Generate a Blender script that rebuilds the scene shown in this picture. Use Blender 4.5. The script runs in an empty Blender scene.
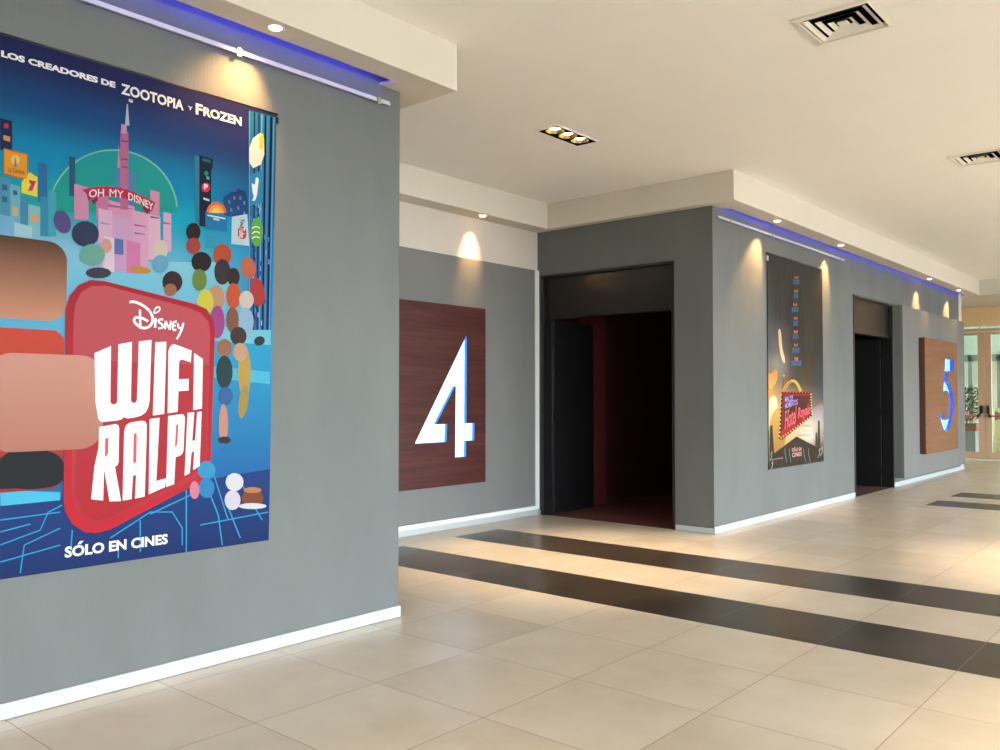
import bpy, bmesh, math, random
from mathutils import Vector, Matrix
sc = bpy.context.scene
C = sc.collection
rnd = random.Random(7)

# ------------------------------------------------------------------ helpers
def srgb(h):
    if isinstance(h, str):
        h = [int(h[i:i+2], 16) / 255 for i in (0, 2, 4)]
    return tuple(c / 12.92 if c <= .04045 else ((c + .055) / 1.055) ** 2.4 for c in h)

class MB:
    """collects shapes that become ONE mesh object"""
    def __init__(self):
        self.bm = bmesh.new()
    def box(self, x0, x1, y0, y1, z0, z1, mi=0, bevel=0):
        b = self.bm
        v = [b.verts.new((x, y, z)) for x in (x0, x1) for y in (y0, y1) for z in (z0, z1)]
        fs = []
        for q in ((0, 1, 3, 2), (4, 6, 7, 5), (0, 4, 5, 1), (2, 3, 7, 6), (0, 2, 6, 4), (1, 5, 7, 3)):
            f = b.faces.new([v[i] for i in q]); f.material_index = mi; fs.append(f)
        if bevel:
            es = list({e for f in fs for e in f.edges})
            r = bmesh.ops.bevel(b, geom=es, offset=bevel, segments=2, affect='EDGES', profile=.6)
            for f in r['faces']: f.material_index = mi
        return self
    def face(self, pts, mi=0):
        f = self.bm.faces.new([self.bm.verts.new(p) for p in pts]); f.material_index = mi
        return f
    def prism(self, pts, d, mi=0):
        """pts polygon (3d), extruded by vector d"""
        b = self.bm; n = len(pts)
        a = [b.verts.new(p) for p in pts]; c = [b.verts.new(Vector(p) + Vector(d)) for p in pts]
        for f in [a[::-1], c] + [[a[i], a[(i+1) % n], c[(i+1) % n], c[i]] for i in range(n)]:
            b.faces.new(f).material_index = mi
        return self
    def lathe(self, prof, cx=0, cy=0, n=24, mi=0, smooth=True):
        """prof: list of (r, z) about a vertical axis"""
        b = self.bm; rings = []
        for r, z in prof:
            if r < 1e-6: rings.append([b.verts.new((cx, cy, z))] * n)
            else: rings.append([b.verts.new((cx + r*math.cos(2*math.pi*i/n), cy + r*math.sin(2*math.pi*i/n), z)) for i in range(n)])
        for A, B in zip(rings, rings[1:]):
            for i in range(n):
                vs = []
                for v in (A[i], A[(i+1) % n], B[(i+1) % n], B[i]):
                    if v not in vs: vs.append(v)
                if len(vs) > 2:
                    f = b.faces.new(vs); f.material_index = mi; f.smooth = smooth
        return self
    def tube(self, p0, p1, r, n=12, mi=0):
        p0, p1 = Vector(p0), Vector(p1); d = (p1 - p0)
        q = d.to_track_quat('Z', 'Y'); b = self.bm
        A, B = [], []
        for i in range(n):
            o = q @ Vector((r*math.cos(2*math.pi*i/n), r*math.sin(2*math.pi*i/n), 0))
            A.append(b.verts.new(p0 + o)); B.append(b.verts.new(p1 + o))
        for i in range(n):
            f = b.faces.new([A[i], A[(i+1) % n], B[(i+1) % n], B[i]]); f.smooth = True; f.material_index = mi
        b.faces.new(A[::-1]).material_index = mi; b.faces.new(B).material_index = mi
        return self
    def build(self, name, mats, parent=None, normals=True):
        if normals: bmesh.ops.recalc_face_normals(self.bm, faces=self.bm.faces)
        me = bpy.data.meshes.new(name); self.bm.to_mesh(me); self.bm.free()
        for m in (mats if isinstance(mats, (list, tuple)) else [mats]): me.materials.append(m)
        o = bpy.data.objects.new(name, me); C.objects.link(o)
        if parent:
            o.parent = parent
            if parent.parent: loc = parent.parent.location + parent.location
            else: loc = parent.location
            me.transform(Matrix.Translation(-loc))
        return o

def empty(name, loc=(0, 0, 0)):
    o = bpy.data.objects.new(name, None); o.location = loc; o.empty_display_size = .1
    C.objects.link(o); return o
def tag(o, label=None, cat=None, group=None, kind=None):
    if label: o['label'] = label
    if cat: o['category'] = cat
    if group: o['group'] = group
    if kind: o['kind'] = kind
    return o
def struct(name, mb, mats, parent=None):
    o = mb.build(name, mats, parent)
    if parent is None: o['kind'] = 'structure'
    return o
def copy_tree(o, parent=None):
    c = o.copy(); C.objects.link(c)
    if parent: c.parent = parent
    for ch in list(o.children): copy_tree(ch, c)
    return c

# ------------------------------------------------------------------ materials
def mat(name, col=(.8, .8, .8), rough=.5, spec=.5, metal=0, emit=None, estr=0, coat=0):
    m = bpy.data.materials.new(name); m.use_nodes = True
    p = m.node_tree.nodes['Principled BSDF']
    p.inputs['Base Color'].default_value = (*srgb(col), 1)
    p.inputs['Roughness'].default_value = rough
    p.inputs['Specular IOR Level'].default_value = spec
    p.inputs['Metallic'].default_value = metal
    p.inputs['Coat Weight'].default_value = coat
    if emit:
        p.inputs['Emission Color'].default_value = (*srgb(emit), 1); p.inputs['Emission Strength'].default_value = estr
    return m
class NT:
    def __init__(self, m):
        self.t = m.node_tree; self.n = self.t.nodes; self.l = self.t.links; self.p = self.n['Principled BSDF']
    def new(self, ty, **kw):
        x = self.n.new(ty)
        for k, v in kw.items(): setattr(x, k, v)
        return x
    def pos(self, scale=None):
        g = self.new('ShaderNodeNewGeometry')
        if scale is None: return g.outputs['Position']
        v = self.new('ShaderNodeVectorMath', operation='MULTIPLY'); v.inputs[1].default_value = scale
        self.l.new(g.outputs['Position'], v.inputs[0]); return v.outputs[0]
    def noise(self, vec, scale, detail=4, rough=.6, out=0):
        t = self.new('ShaderNodeTexNoise'); t.inputs['Scale'].default_value = scale
        t.inputs['Detail'].default_value = detail; t.inputs['Roughness'].default_value = rough
        self.l.new(vec, t.inputs['Vector']); return t.outputs[out]
    def math(self, op, a, b=None, c=None):
        x = self.new('ShaderNodeMath', operation=op)
        for i, v in enumerate((a, b, c)):
            if v is None: continue
            if isinstance(v, (int, float)): x.inputs[i].default_value = v
            else: self.l.new(v, x.inputs[i])
        return x.outputs[0]
    def ramp(self, fac, stops):
        r = self.new('ShaderNodeValToRGB'); e = r.color_ramp.elements
        while len(e) < len(stops): e.new(.5)
        for el, (p, c) in zip(e, stops): el.position = p; el.color = (*srgb(c), 1)
        self.l.new(fac, r.inputs[0]); return r.outputs[0]
    def mix(self, fac, a, b):
        x = self.new('ShaderNodeMix', data_type='RGBA')
        for k, v in ((0, fac), (6, a), (7, b)):
            if isinstance(v, (int, float)): x.inputs[k].default_value = v
            elif isinstance(v, tuple): x.inputs[k].default_value = (*v, 1)
            else: self.l.new(v, x.inputs[k])
        return x.outputs[2]
    def bump(self, h, strength, dist=.01):
        b = self.new('ShaderNodeBump'); b.inputs['Strength'].default_value = strength; b.inputs['Distance'].default_value = dist
        self.l.new(h, b.inputs['Height']); self.l.new(b.outputs[0], self.p.inputs['Normal'])
    def base(self, c): self.l.new(c, self.p.inputs['Base Color'])

def plaster(name, a, b, rough=.75, bump=.35):
    m = mat(name, a, rough, .3); t = NT(m)
    n = t.noise(t.pos((1, 1, .35)), 2.2, 5)
    t.base(t.ramp(n, [(.3, a), (.7, b)]))
    f = t.noise(t.pos((60, 60, 9)), 1.0, 3)
    t.bump(f, bump, .006)
    return m
M = {}
M['wall'] = plaster('grey_plaster', '5f6260', '666967')
M['panel'] = plaster('grey_panel_paint', '6a6a68', '6f6f6d', .7, .05)
M['white'] = plaster('white_paint', 'c4bbb2', 'c9c0b7', .7, .04)
M['ceil'] = plaster('ceiling_paint', 'efeeea', 'f2f1ed', .8, .03)
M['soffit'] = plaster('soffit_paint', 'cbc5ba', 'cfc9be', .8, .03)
M['base'] = mat('white_baseboard', 'b0b8bb', .35, .5)
M['base_shaded'] = mat('shaded_baseboard', 'a9abac', .4, .4)  # recess baseboard, shade below the white edging put into its colour
M['trimwhite'] = mat('white_trim', 'd8d8d6', .4, .5)
M['black'] = mat('black_laminate', '161415', .38, .5)
M['blackmatt'] = mat('black_matt', '100e0f', .7, .2)
M['transom'] = mat('black_gloss_panel', '1c1815', .28, .5)
M['redroom'] = plaster('dark_red_wall', '4c2226', '54262a', .85, .1)
M['red_pillar'] = plaster('red_fabric_wall', '5a1e23', '622227', .85, .1)
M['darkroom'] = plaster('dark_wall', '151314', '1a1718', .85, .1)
M['tan'] = plaster('tan_paint', 'd2b48a', 'd6b98f', .7, .03)
M['bronze'] = mat('champagne_aluminium', 'bfa283', .45, .5, .25)
M['metal'] = mat('satin_metal', 'a8a8a8', .35, .5, 1)
M['darkmetal'] = mat('dark_metal', '2b2a2a', .4, .5, .6)
M['gold'] = mat('gold_reflector', 'e8c880', .25, .5, 1)
M['bulb'] = mat('lit_bulb', 'ffffff', .4, .3, 0, 'ffd9a0', 8)
M['led'] = mat('blue_led', '3040ff', .4, .3, 0, '3434f4', 38)
M['rail'] = mat('rail_white', 'c2c0ca', .35, .5)
M['vent'] = mat('vent_white', 'e8e4da', .5, .4)
M['plenum'] = mat('plenum_dark', '0c0b0a', .9, .1)
M['redbar'] = mat('red_bar', 'c0382c', .4, .5)
M['concrete'] = plaster('outdoor_paving', 'a8a49c', 'b4b0a8', .8, .1)
M['pale'] = plaster('pale_green_wall', 'cfdcd2', 'd6e2d8', .7, .03)
M['cream'] = plaster('cream_wall', 'efecd6', 'f2efdc', .7, .03)
M['greymetal'] = mat('grey_frame', '8f9896', .5, .4)
M['planter'] = mat('grey_planter', '8b8f90', .6, .3)
M['soil'] = mat('brown_rim', '8a5a4c', .7, .3)
M['leaf'] = mat('green_leaf', '3f5a38', .5, .4)
M['yellowgreen'] = mat('yellow_green_paint', 'e8ea9c', .6, .3)
M['pinkred'] = mat('red_paint', 'b8646a', .6, .3)
# carpet
m = M['carpet'] = mat('dark_red_carpet', '4a2422', .95, .05); t = NT(m)
t.base(t.ramp(t.noise(t.pos(), 60, 3), [(.3, '66403e'), (.7, '7a4c48')])); t.bump(t.noise(t.pos(), 400, 2), .5, .004)
m = M['carpet2'] = mat('brown_carpet', '4a3c3c', .95, .05); t = NT(m)
t.base(t.ramp(t.noise(t.pos(), 60, 3), [(.3, '574748'), (.7, '6a5757')])); t.bump(t.noise(t.pos(), 400, 2), .5, .004)
# wood veneer, grain running level
m = M['wood'] = mat('brown_wood_veneer', '4a241f', .5, .15); t = NT(m)
g = t.noise(t.pos((.5, .5, 9)), 1.6, 6, .65); g2 = t.noise(t.pos((3, 3, 90)), 1.2, 3)
h = t.math('ADD', t.math('MULTIPLY', g, .75), t.math('MULTIPLY', g2, .25))
t.base(t.ramp(h, [(.32, '371814'), (.5, '45211c'), (.68, '522a24')]))
# same veneer, colours lightened to paint in the sheen on the 5 sign
m = M['wood_sheen'] = mat('sheen_tinted_wood_veneer', '4a241f', .5, .15); t = NT(m)
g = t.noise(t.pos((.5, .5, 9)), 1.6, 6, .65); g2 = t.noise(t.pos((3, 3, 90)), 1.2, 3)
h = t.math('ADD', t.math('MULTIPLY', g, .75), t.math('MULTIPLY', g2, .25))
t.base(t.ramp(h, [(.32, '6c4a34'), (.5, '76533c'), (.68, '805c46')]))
M['woodedge'] = mat('brown_wood_edge', '4a2b26', .5, .4)
# glass
m = M['glass'] = bpy.data.materials.new('clear_glass'); m.use_nodes = True
nt = m.node_tree; nt.nodes.remove(nt.nodes['Principled BSDF'])
tr = nt.nodes.new('ShaderNodeBsdfTransparent'); tr.inputs[0].default_value = (.93, .97, .95, 1)
gl = nt.nodes.new('ShaderNodeBsdfGlossy'); gl.inputs['Roughness'].default_value = .03
mx = nt.nodes.new('ShaderNodeMixShader'); mx.inputs[0].default_value = .07
nt.links.new(tr.outputs[0], mx.inputs[1]); nt.links.new(gl.outputs[0], mx.inputs[2])
nt.links.new(mx.outputs[0], nt.nodes['Material Output'].inputs[0])

# floor tiles: grid lines every 0.735 x 0.755 m
TX, TY, PX, PY = 5.235, 1.955, .735, .755
def tile_mat(name, stops, grout, rough):
    m = mat(name, stops[0][1], rough, .5); t = NT(m)
    s = t.new('ShaderNodeSeparateXYZ'); t.l.new(t.pos(), s.inputs[0])
    def cell(o, off, p):
        return t.math('DIVIDE', t.math('SUBTRACT', o, off), p)
    cx, cy = cell(s.outputs[0], TX, PX), cell(s.outputs[1], TY, PY)
    def line(c, w):
        f = t.math('FRACT', c); return t.math('LESS_THAN', t.math('MINIMUM', f, t.math('SUBTRACT', 1.0, f)), w)
    ln = t.math('MAXIMUM', line(cx, .0032), line(cy, .0032))
    cb = t.new('ShaderNodeCombineXYZ')
    t.l.new(t.math('FLOOR', cx), cb.inputs[0]); t.l.new(t.math('FLOOR', cy), cb.inputs[1])
    wn = t.new('ShaderNodeTexWhiteNoise', noise_dimensions='3D'); t.l.new(cb.outputs[0], wn.inputs[0])
    # each tile gets its own piece of the mottled pattern
    off = t.new('ShaderNodeVectorMath', operation='MULTIPLY_ADD'); off.inputs[1].default_value = (9, 9, 9)
    t.l.new(wn.outputs['Color'], off.inputs[0]); t.l.new(t.pos(), off.inputs[2])
    n = t.noise(off.outputs[0], 1.7, 6, .62)
    n = t.math('ADD', t.math('MULTIPLY', n, .8), t.math('MULTIPLY', wn.outputs['Value'], .2))
    col = t.ramp(n, stops)
    t.base(t.mix(ln, col, srgb(grout)))
    t.bump(t.math('SUBTRACT', 1.0, ln), .2, .001)
    return m
M['tile'] = tile_mat('beige_floor_tile', [(.32, 'cbbeaa'), (.5, 'd7cbb9'), (.68, 'e0d6c7')], '98846a', .30)
M['tiledark'] = tile_mat('dark_floor_tile', [(.32, '2f2924'), (.5, '3d352e'), (.68, '4c4138')], '8b7b68', .29)

# printed banner: print colours, with the painted sheen on the title board, stored per corner
def print_mat(name, rough, bumpsc, bumpst, spec=.5, ink=.46):
    m = mat(name, 'ffffff', rough, spec); t = NT(m)
    a = t.new('ShaderNodeVertexColor', layer_name='print')
    k = t.new('ShaderNodeMix', data_type='RGBA', blend_type='MULTIPLY'); k.inputs[0].default_value = 1; k.inputs[7].default_value = (ink, ink, ink, 1)
    t.l.new(a.outputs[0], k.inputs[6]); t.base(k.outputs[2])   # ink on vinyl is darker than the colour values it was drawn in
    t.bump(t.noise(t.pos(bumpsc), 1.0, 3), bumpst, .03)
    return m
M['banner'] = print_mat('printed_vinyl_banner', .42, (1.8, 1, .9), .2, .08)
M['banner_dark'] = print_mat('printed_vinyl_banner_creased', .42, (2.2, 1, .8), .4, .10, .66)
M['backing'] = mat('banner_backing', '2a2c34', .6, .3)
M['letters'] = print_mat('printed_lettering', .42, (1.8, 1, .9), .2, .28, .62)
M['letters_dark'] = print_mat('printed_lettering_creased', .42, (2.2, 1, .8), .4, .12, .7)
SHAPES = [
('picture',1,'1d9aa0','10a090',[(0.57,1.742),(0.572,1.778),(0.577,1.813),(0.587,1.849),(0.6,1.884),(0.617,1.918),(0.638,1.95),(0.662,1.981),(0.689,2.01),(0.718,2.036),(0.751,2.059),(0.785,2.079),(0.822,2.096),(0.859,2.108),(0.898,2.117),(0.936,2.121),(0.975,2.12),(1.012,2.115),(1.049,2.106),(1.083,2.092),(1.115,2.074),(1.144,2.051),(1.17,2.025),(1.191,1.995),(1.208,1.963),(1.221,1.927),(1.229,1.89),(1.232,1.851)]),
('picture',1.5,'7fc3b8',None,[(0.574,1.769),(0.579,1.802),(0.586,1.835),(0.597,1.868),(0.612,1.9),(0.629,1.932),(0.65,1.961),(0.673,1.989),(0.7,2.015),(0.728,2.039),(0.759,2.06),(0.791,2.078),(0.826,2.093),(0.861,2.104),(0.896,2.112),(0.933,2.116),(0.968,2.116),(1.004,2.112),(1.038,2.105),(1.07,2.093),(1.101,2.077),(1.129,2.058),(1.154,2.035),(1.176,2.008),(1.195,1.979),(1.209,1.948),(1.22,1.914),(1.226,1.879),(1.235,1.881),(1.229,1.918),(1.218,1.952),(1.203,1.985),(1.184,2.014),(1.162,2.041),(1.136,2.065),(1.107,2.085),(1.075,2.101),(1.042,2.113),(1.007,2.121),(0.971,2.125),(0.934,2.125),(0.897,2.121),(0.86,2.112),(0.824,2.101),(0.789,2.085),(0.756,2.067),(0.725,2.045),(0.695,2.021),(0.668,1.994),(0.644,1.966),(0.623,1.935),(0.605,1.903),(0.59,1.87),(0.579,1.837),(0.571,1.803),(0.567,1.769)]),
('picture',2,'1c2c58',None,[(0.347,2.147),(0.399,2.144),(0.401,2.002),(0.349,1.997)]),
('picture',2,'2e6fa8',None,[(0.517,1.975),(0.558,1.972),(0.56,1.785),(0.519,1.782)]),
('picture',2,'2a5a7e',None,[(0.66,2.035),(0.689,2.033),(0.692,1.839),(0.663,1.837)]),
('picture',2,'4f97b8',None,[(0.351,1.875),(0.394,1.871),(0.397,1.643),(0.354,1.641)]),
('picture',2,'6fb3c4',None,[(0.394,1.846),(0.438,1.841),(0.441,1.64),(0.397,1.638)]),
('picture',2,'3f8fb0',None,[(0.438,1.797),(0.483,1.792),(0.485,1.637),(0.441,1.635)]),
('picture',2,'87c0c8',None,[(0.474,1.765),(0.529,1.759),(0.53,1.624),(0.476,1.622)]),
('picture',2,'2f8fb4',None,[(0.528,1.813),(0.574,1.808),(0.576,1.621),(0.53,1.62)]),
('picture',2,'44a5bf',None,[(0.564,1.849),(0.601,1.845),(0.604,1.626),(0.567,1.625)]),
('picture',2,'c9b48a',None,[(0.404,1.744),(0.43,1.74),(0.431,1.698),(0.405,1.696)]),
('picture',2,'d7a878',None,[(0.484,1.719),(0.529,1.713),(0.529,1.687),(0.484,1.685)]),
('picture',2,'7ab8d8',None,[(0.353,1.697),(0.414,1.689),(0.415,1.597),(0.354,1.595)]),
('picture',2,'a9d4e2',None,[(0.414,1.669),(0.494,1.658),(0.494,1.606),(0.415,1.603)]),
('picture',2,'2c6a90',None,[(0.36,1.839),(0.381,1.837),(0.382,1.813),(0.36,1.811)]),
('picture',2,'2c6a90',None,[(0.36,1.783),(0.382,1.781),(0.382,1.756),(0.361,1.755)]),
('picture',2,'2c5f8a',None,[(0.407,1.82),(0.425,1.818),(0.425,1.797),(0.408,1.796)]),
('picture',3,'c0453f',None,[(0.384,2.118),(0.384,2.114),(0.382,2.11),(0.38,2.107),(0.377,2.105),(0.373,2.103),(0.37,2.103),(0.367,2.104),(0.364,2.106),(0.363,2.109),(0.362,2.113),(0.362,2.117),(0.364,2.12),(0.366,2.124),(0.37,2.126),(0.373,2.128),(0.376,2.128),(0.38,2.127),(0.382,2.125),(0.384,2.122)]),
('picture',3,'d9a04a',None,[(0.361,2.07),(0.391,2.068),(0.391,2.044),(0.361,2.047)]),
('picture',3,'c96a1e',None,[(0.362,2.009),(0.469,2.004),(0.473,1.875),(0.363,1.885)]),
('picture',3.5,'f0a030',None,[(0.366,2.003),(0.465,1.998),(0.468,1.881),(0.368,1.892)]),
('picture',4,'f7d070',None,[(0.434,1.968),(0.433,1.96),(0.43,1.953),(0.426,1.947),(0.421,1.942),(0.415,1.94),(0.409,1.94),(0.403,1.942),(0.399,1.946),(0.396,1.952),(0.395,1.959),(0.396,1.967),(0.398,1.974),(0.403,1.98),(0.408,1.985),(0.414,1.987),(0.42,1.987),(0.426,1.985),(0.43,1.981),(0.433,1.975)]),
('picture',4.3,'3f8f9f',None,[(0.409,1.932),(0.414,1.983),(0.422,1.93)]),
('picture',3,'f1e23c',None,[(0.444,1.865),(0.477,1.917),(0.514,1.9),(0.514,1.806),(0.443,1.812)]),
('picture',4,'d02a7a',None,[(0.477,1.881),(0.509,1.88),(0.491,1.83),(0.471,1.829),(0.486,1.863),(0.478,1.864)]),
('picture',3,'4f86b8',None,[(0.89,2.022),(0.995,2.017),(0.998,1.781),(0.893,1.769)]),
('picture',3,'d58fb4',None,[(0.686,1.901),(0.755,1.896),(0.757,1.733),(0.688,1.725)]),
('picture',3,'c77aa6',None,[(0.794,1.891),(0.855,1.887),(0.857,1.748),(0.796,1.742)]),
('picture',3,'d99abd',None,[(0.856,1.851),(0.992,1.84),(0.993,1.717),(0.857,1.704)]),
('picture',3,'b86a96',None,[(0.914,2.225),(0.956,2.224),(0.96,1.817),(0.918,1.812)]),
('picture',3,'caa0bb',None,[(0.918,2.257),(0.947,2.257),(0.948,2.212),(0.919,2.207)]),
('picture',3,'d590b4',None,[(1.078,1.943),(1.128,1.94),(1.13,1.77),(1.08,1.764)]),
('picture',3,'dcb4d2',None,[(0.806,1.801),(0.877,1.795),(0.88,1.505),(0.809,1.5)]),
('picture',3,'cfa4cc',None,[(0.877,1.782),(0.982,1.773),(0.985,1.496),(0.88,1.49)]),
('picture',3,'dba6c8',None,[(0.982,1.82),(1.068,1.813),(1.072,1.516),(0.985,1.511)]),
('picture',3,'e2b6d2',None,[(1.068,1.813),(1.135,1.808),(1.138,1.577),(1.071,1.572)]),
('picture',3,'d8b0d0',None,[(1.152,1.838),(1.197,1.834),(1.2,1.628),(1.154,1.625)]),
('picture',3,'e6d0e4',None,[(0.838,1.663),(0.889,1.658),(0.891,1.486),(0.84,1.483)]),
('picture',3,'d77fb4',None,[(0.952,1.659),(1.027,1.651),(1.028,1.49),(0.954,1.486)]),
('picture',3,'9fb6de',None,[(0.758,1.632),(0.828,1.624),(0.829,1.489),(0.76,1.485)]),
('picture',3.5,'8f3f70',None,[(0.919,2.174),(0.954,2.175),(0.954,2.168),(0.919,2.164)]),
('picture',3.5,'8f3f70',None,[(0.92,2.08),(0.955,2.081),(0.955,2.074),(0.921,2.07)]),
('picture',3.5,'8f3f70',None,[(0.921,2.039),(0.955,2.039),(0.955,2.034),(0.921,2.031)]),
('picture',3.5,'5f74b8',None,[(0.889,1.66),(0.936,1.658),(0.937,1.579),(0.89,1.578)]),
('picture',3.5,'c05a94',None,[(0.856,1.83),(0.982,1.827),(0.982,1.823),(0.856,1.815)]),
('picture',3.5,'b85a98',None,[(0.993,1.749),(1.058,1.746),(1.058,1.742),(0.993,1.738)]),
('picture',3.5,'8f4f80',None,[(1.08,1.805),(1.13,1.803),(1.13,1.797),(1.08,1.794)]),
('picture',3.5,'9c6fb0',None,[(0.994,1.707),(1.053,1.704),(1.053,1.699),(0.994,1.696)]),
('picture',3.5,'b088b8',None,[(0.816,1.732),(0.867,1.729),(0.867,1.724),(0.817,1.722)]),
('picture',3.5,'b85a90',None,[(1.152,1.784),(1.192,1.782),(1.192,1.775),(1.153,1.773)]),
('picture',3,'b9c6d8',None,[(0.946,2.369),(0.952,2.369),(0.961,2.257),(0.938,2.257)]),
('picture',3,'e8e8ee',None,[(0.956,2.398),(0.978,2.398),(0.978,2.382),(0.957,2.382)]),
('picture',3,'c58fb0',None,[(0.906,2.15),(0.917,2.028),(0.9,2.024)]),
('picture',5,'c22b55',None,[(0.725,1.88),(0.788,1.905),(0.848,1.92),(0.917,1.924),(0.988,1.916),(1.06,1.897),(1.106,1.88),(1.087,1.829),(1.032,1.855),(0.974,1.869),(0.911,1.876),(0.849,1.87),(0.802,1.855),(0.755,1.829),(0.745,1.862)]),
('picture',4.6,'8f1d44',None,[(0.772,1.834),(0.802,1.855),(0.802,1.839),(0.779,1.812)]),
('picture',4.6,'8f1d44',None,[(1.035,1.854),(1.083,1.83),(1.06,1.812),(1.039,1.833)]),
('picture',2,'2f7fa0',None,[(1.332,2.184),(1.365,2.18),(1.369,1.801),(1.339,1.802)]),
('picture',2.2,'14203c',None,[(1.359,2.19),(1.442,2.185),(1.442,2.134),(1.433,2.121),(1.436,1.794),(1.363,1.794)]),
('picture',3,'1e6a80',None,[(1.377,2.177),(1.427,2.176),(1.427,2.159),(1.378,2.161)]),
('picture',3,'1f8a78',None,[(1.416,2.098),(1.416,2.094),(1.414,2.09),(1.411,2.086),(1.407,2.083),(1.403,2.082),(1.399,2.082),(1.395,2.083),(1.392,2.085),(1.39,2.089),(1.389,2.093),(1.39,2.097),(1.392,2.101),(1.395,2.105),(1.398,2.107),(1.403,2.109),(1.407,2.109),(1.41,2.108),(1.414,2.105),(1.415,2.102)]),
('picture',3,'4fb4a8',None,[(1.403,2.081),(1.421,2.079),(1.421,2.062),(1.403,2.064)]),
('picture',3,'d3304a',None,[(1.427,2.021),(1.426,2.013),(1.422,2.004),(1.416,1.997),(1.409,1.992),(1.401,1.989),(1.392,1.989),(1.385,1.991),(1.379,1.996),(1.375,2.003),(1.374,2.011),(1.375,2.02),(1.378,2.028),(1.384,2.035),(1.392,2.04),(1.4,2.043),(1.408,2.043),(1.416,2.041),(1.422,2.036),(1.426,2.029)]),
('picture',3,'d8e6ee',None,[(1.386,1.957),(1.422,1.953),(1.423,1.941),(1.386,1.946)]),
('picture',2.2,'1c3c74','24508c',[(1.51,1.982),(1.561,2.02),(1.599,2.044),(1.652,2.042),(1.673,1.976),(1.673,1.888),(1.517,1.875)]),
('picture',3,'2d6cae',None,[(1.535,2.038),(1.593,2.043),(1.593,2.026),(1.535,2.021)]),
('picture',3,'4d86c4',None,[(1.542,1.971),(1.555,1.969),(1.555,1.95),(1.542,1.951)]),
('picture',3,'4d86c4',None,[(1.574,1.999),(1.587,1.998),(1.587,1.978),(1.574,1.98)]),
('picture',3,'4d86c4',None,[(1.613,2.006),(1.626,2.005),(1.626,1.985),(1.613,1.986)]),
('picture',3,'4d86c4',None,[(1.639,1.982),(1.653,1.981),(1.653,1.961),(1.639,1.962)]),
('picture',3,'4d86c4',None,[(1.555,1.927),(1.568,1.925),(1.568,1.906),(1.555,1.907)]),
('picture',3,'4d86c4',None,[(1.6,1.946),(1.613,1.945),(1.614,1.925),(1.6,1.926)]),
('picture',3,'4d86c4',None,[(1.64,1.923),(1.653,1.922),(1.653,1.902),(1.64,1.904)]),
('picture',3,'e0684a',None,[(1.405,1.874),(1.406,1.887),(1.41,1.899),(1.416,1.912),(1.425,1.923),(1.435,1.932),(1.447,1.94),(1.46,1.944),(1.473,1.947),(1.485,1.946),(1.498,1.943),(1.508,1.937),(1.517,1.929),(1.524,1.919),(1.528,1.907),(1.53,1.894)]),
('picture',3.3,'f0a848',None,[(1.421,1.876),(1.422,1.886),(1.425,1.895),(1.429,1.904),(1.436,1.912),(1.443,1.919),(1.452,1.924),(1.461,1.928),(1.471,1.93),(1.481,1.929),(1.489,1.927),(1.497,1.923),(1.504,1.917),(1.509,1.909),(1.512,1.901),(1.513,1.891)]),
('picture',3.6,'f3d060',None,[(1.439,1.879),(1.439,1.885),(1.441,1.891),(1.444,1.896),(1.448,1.902),(1.452,1.906),(1.458,1.909),(1.463,1.911),(1.469,1.912),(1.475,1.912),(1.481,1.91),(1.485,1.908),(1.489,1.904),(1.492,1.899),(1.494,1.894),(1.495,1.888)]),
('picture',3,'1e7ab4',None,[(1.399,1.881),(1.536,1.878),(1.534,1.786),(1.4,1.783)]),
('picture',3.3,'d0e6f0',None,[(1.411,1.866),(1.524,1.864),(1.524,1.856),(1.411,1.858)]),
('picture',3.3,'d0e6f0',None,[(1.448,1.852),(1.486,1.851),(1.486,1.842),(1.448,1.843)]),
('picture',2,'2f9cc4',None,[(1.4,1.766),(1.537,1.775),(1.538,1.683),(1.401,1.676)]),
('picture',2.5,'2878aa','2a6ab0',[(1.671,2.519),(1.858,2.526),(1.831,1.243),(1.682,1.235)]),
('picture',2.8,'131c3c',None,[(1.705,2.517),(1.714,2.517),(1.718,1.237),(1.709,1.236)]),
('picture',2.8,'16244a',None,[(1.735,2.518),(1.746,2.519),(1.744,1.238),(1.734,1.238)]),
('picture',2.8,'10182f',None,[(1.779,2.519),(1.791,2.52),(1.781,1.24),(1.769,1.24)]),
('picture',2.8,'10182f',None,[(1.818,2.52),(1.834,2.523),(1.816,1.243),(1.801,1.242)]),
('picture',2.8,'5fb8d8',None,[(1.673,2.516),(1.678,2.515),(1.688,1.235),(1.683,1.235)]),
('picture',2.8,'63b4dc',None,[(1.756,2.518),(1.764,2.519),(1.758,1.239),(1.75,1.239)]),
('picture',2.8,'3f8ccc',None,[(1.797,2.52),(1.808,2.521),(1.795,1.241),(1.784,1.241)]),
('picture',2.8,'58a8d4',None,[(1.839,2.521),(1.848,2.521),(1.826,1.243),(1.817,1.243)]),
('picture',3,'87b8e4',None,[(1.714,2.073),(1.72,2.073),(1.721,2.044),(1.714,2.044)]),
('picture',3,'b8d4ec',None,[(1.743,2.09),(1.75,2.09),(1.75,2.062),(1.743,2.062)]),
('picture',3,'b8d4ec',None,[(1.74,1.341),(1.747,1.341),(1.747,1.312),(1.74,1.313)]),
('picture',3,'203a80',None,[(1.715,1.682),(1.722,1.682),(1.722,1.653),(1.715,1.654)]),
('picture',3,'203a80',None,[(1.786,1.427),(1.793,1.427),(1.793,1.398),(1.786,1.399)]),
('picture',3,'203a80',None,[(1.717,1.331),(1.724,1.33),(1.724,1.302),(1.718,1.303)]),
('picture',3,'203a80',None,[(1.784,2.003),(1.791,2.003),(1.791,1.975),(1.784,1.975)]),
('picture',3,'203a80',None,[(1.726,1.386),(1.733,1.385),(1.733,1.357),(1.726,1.358)]),
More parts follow.
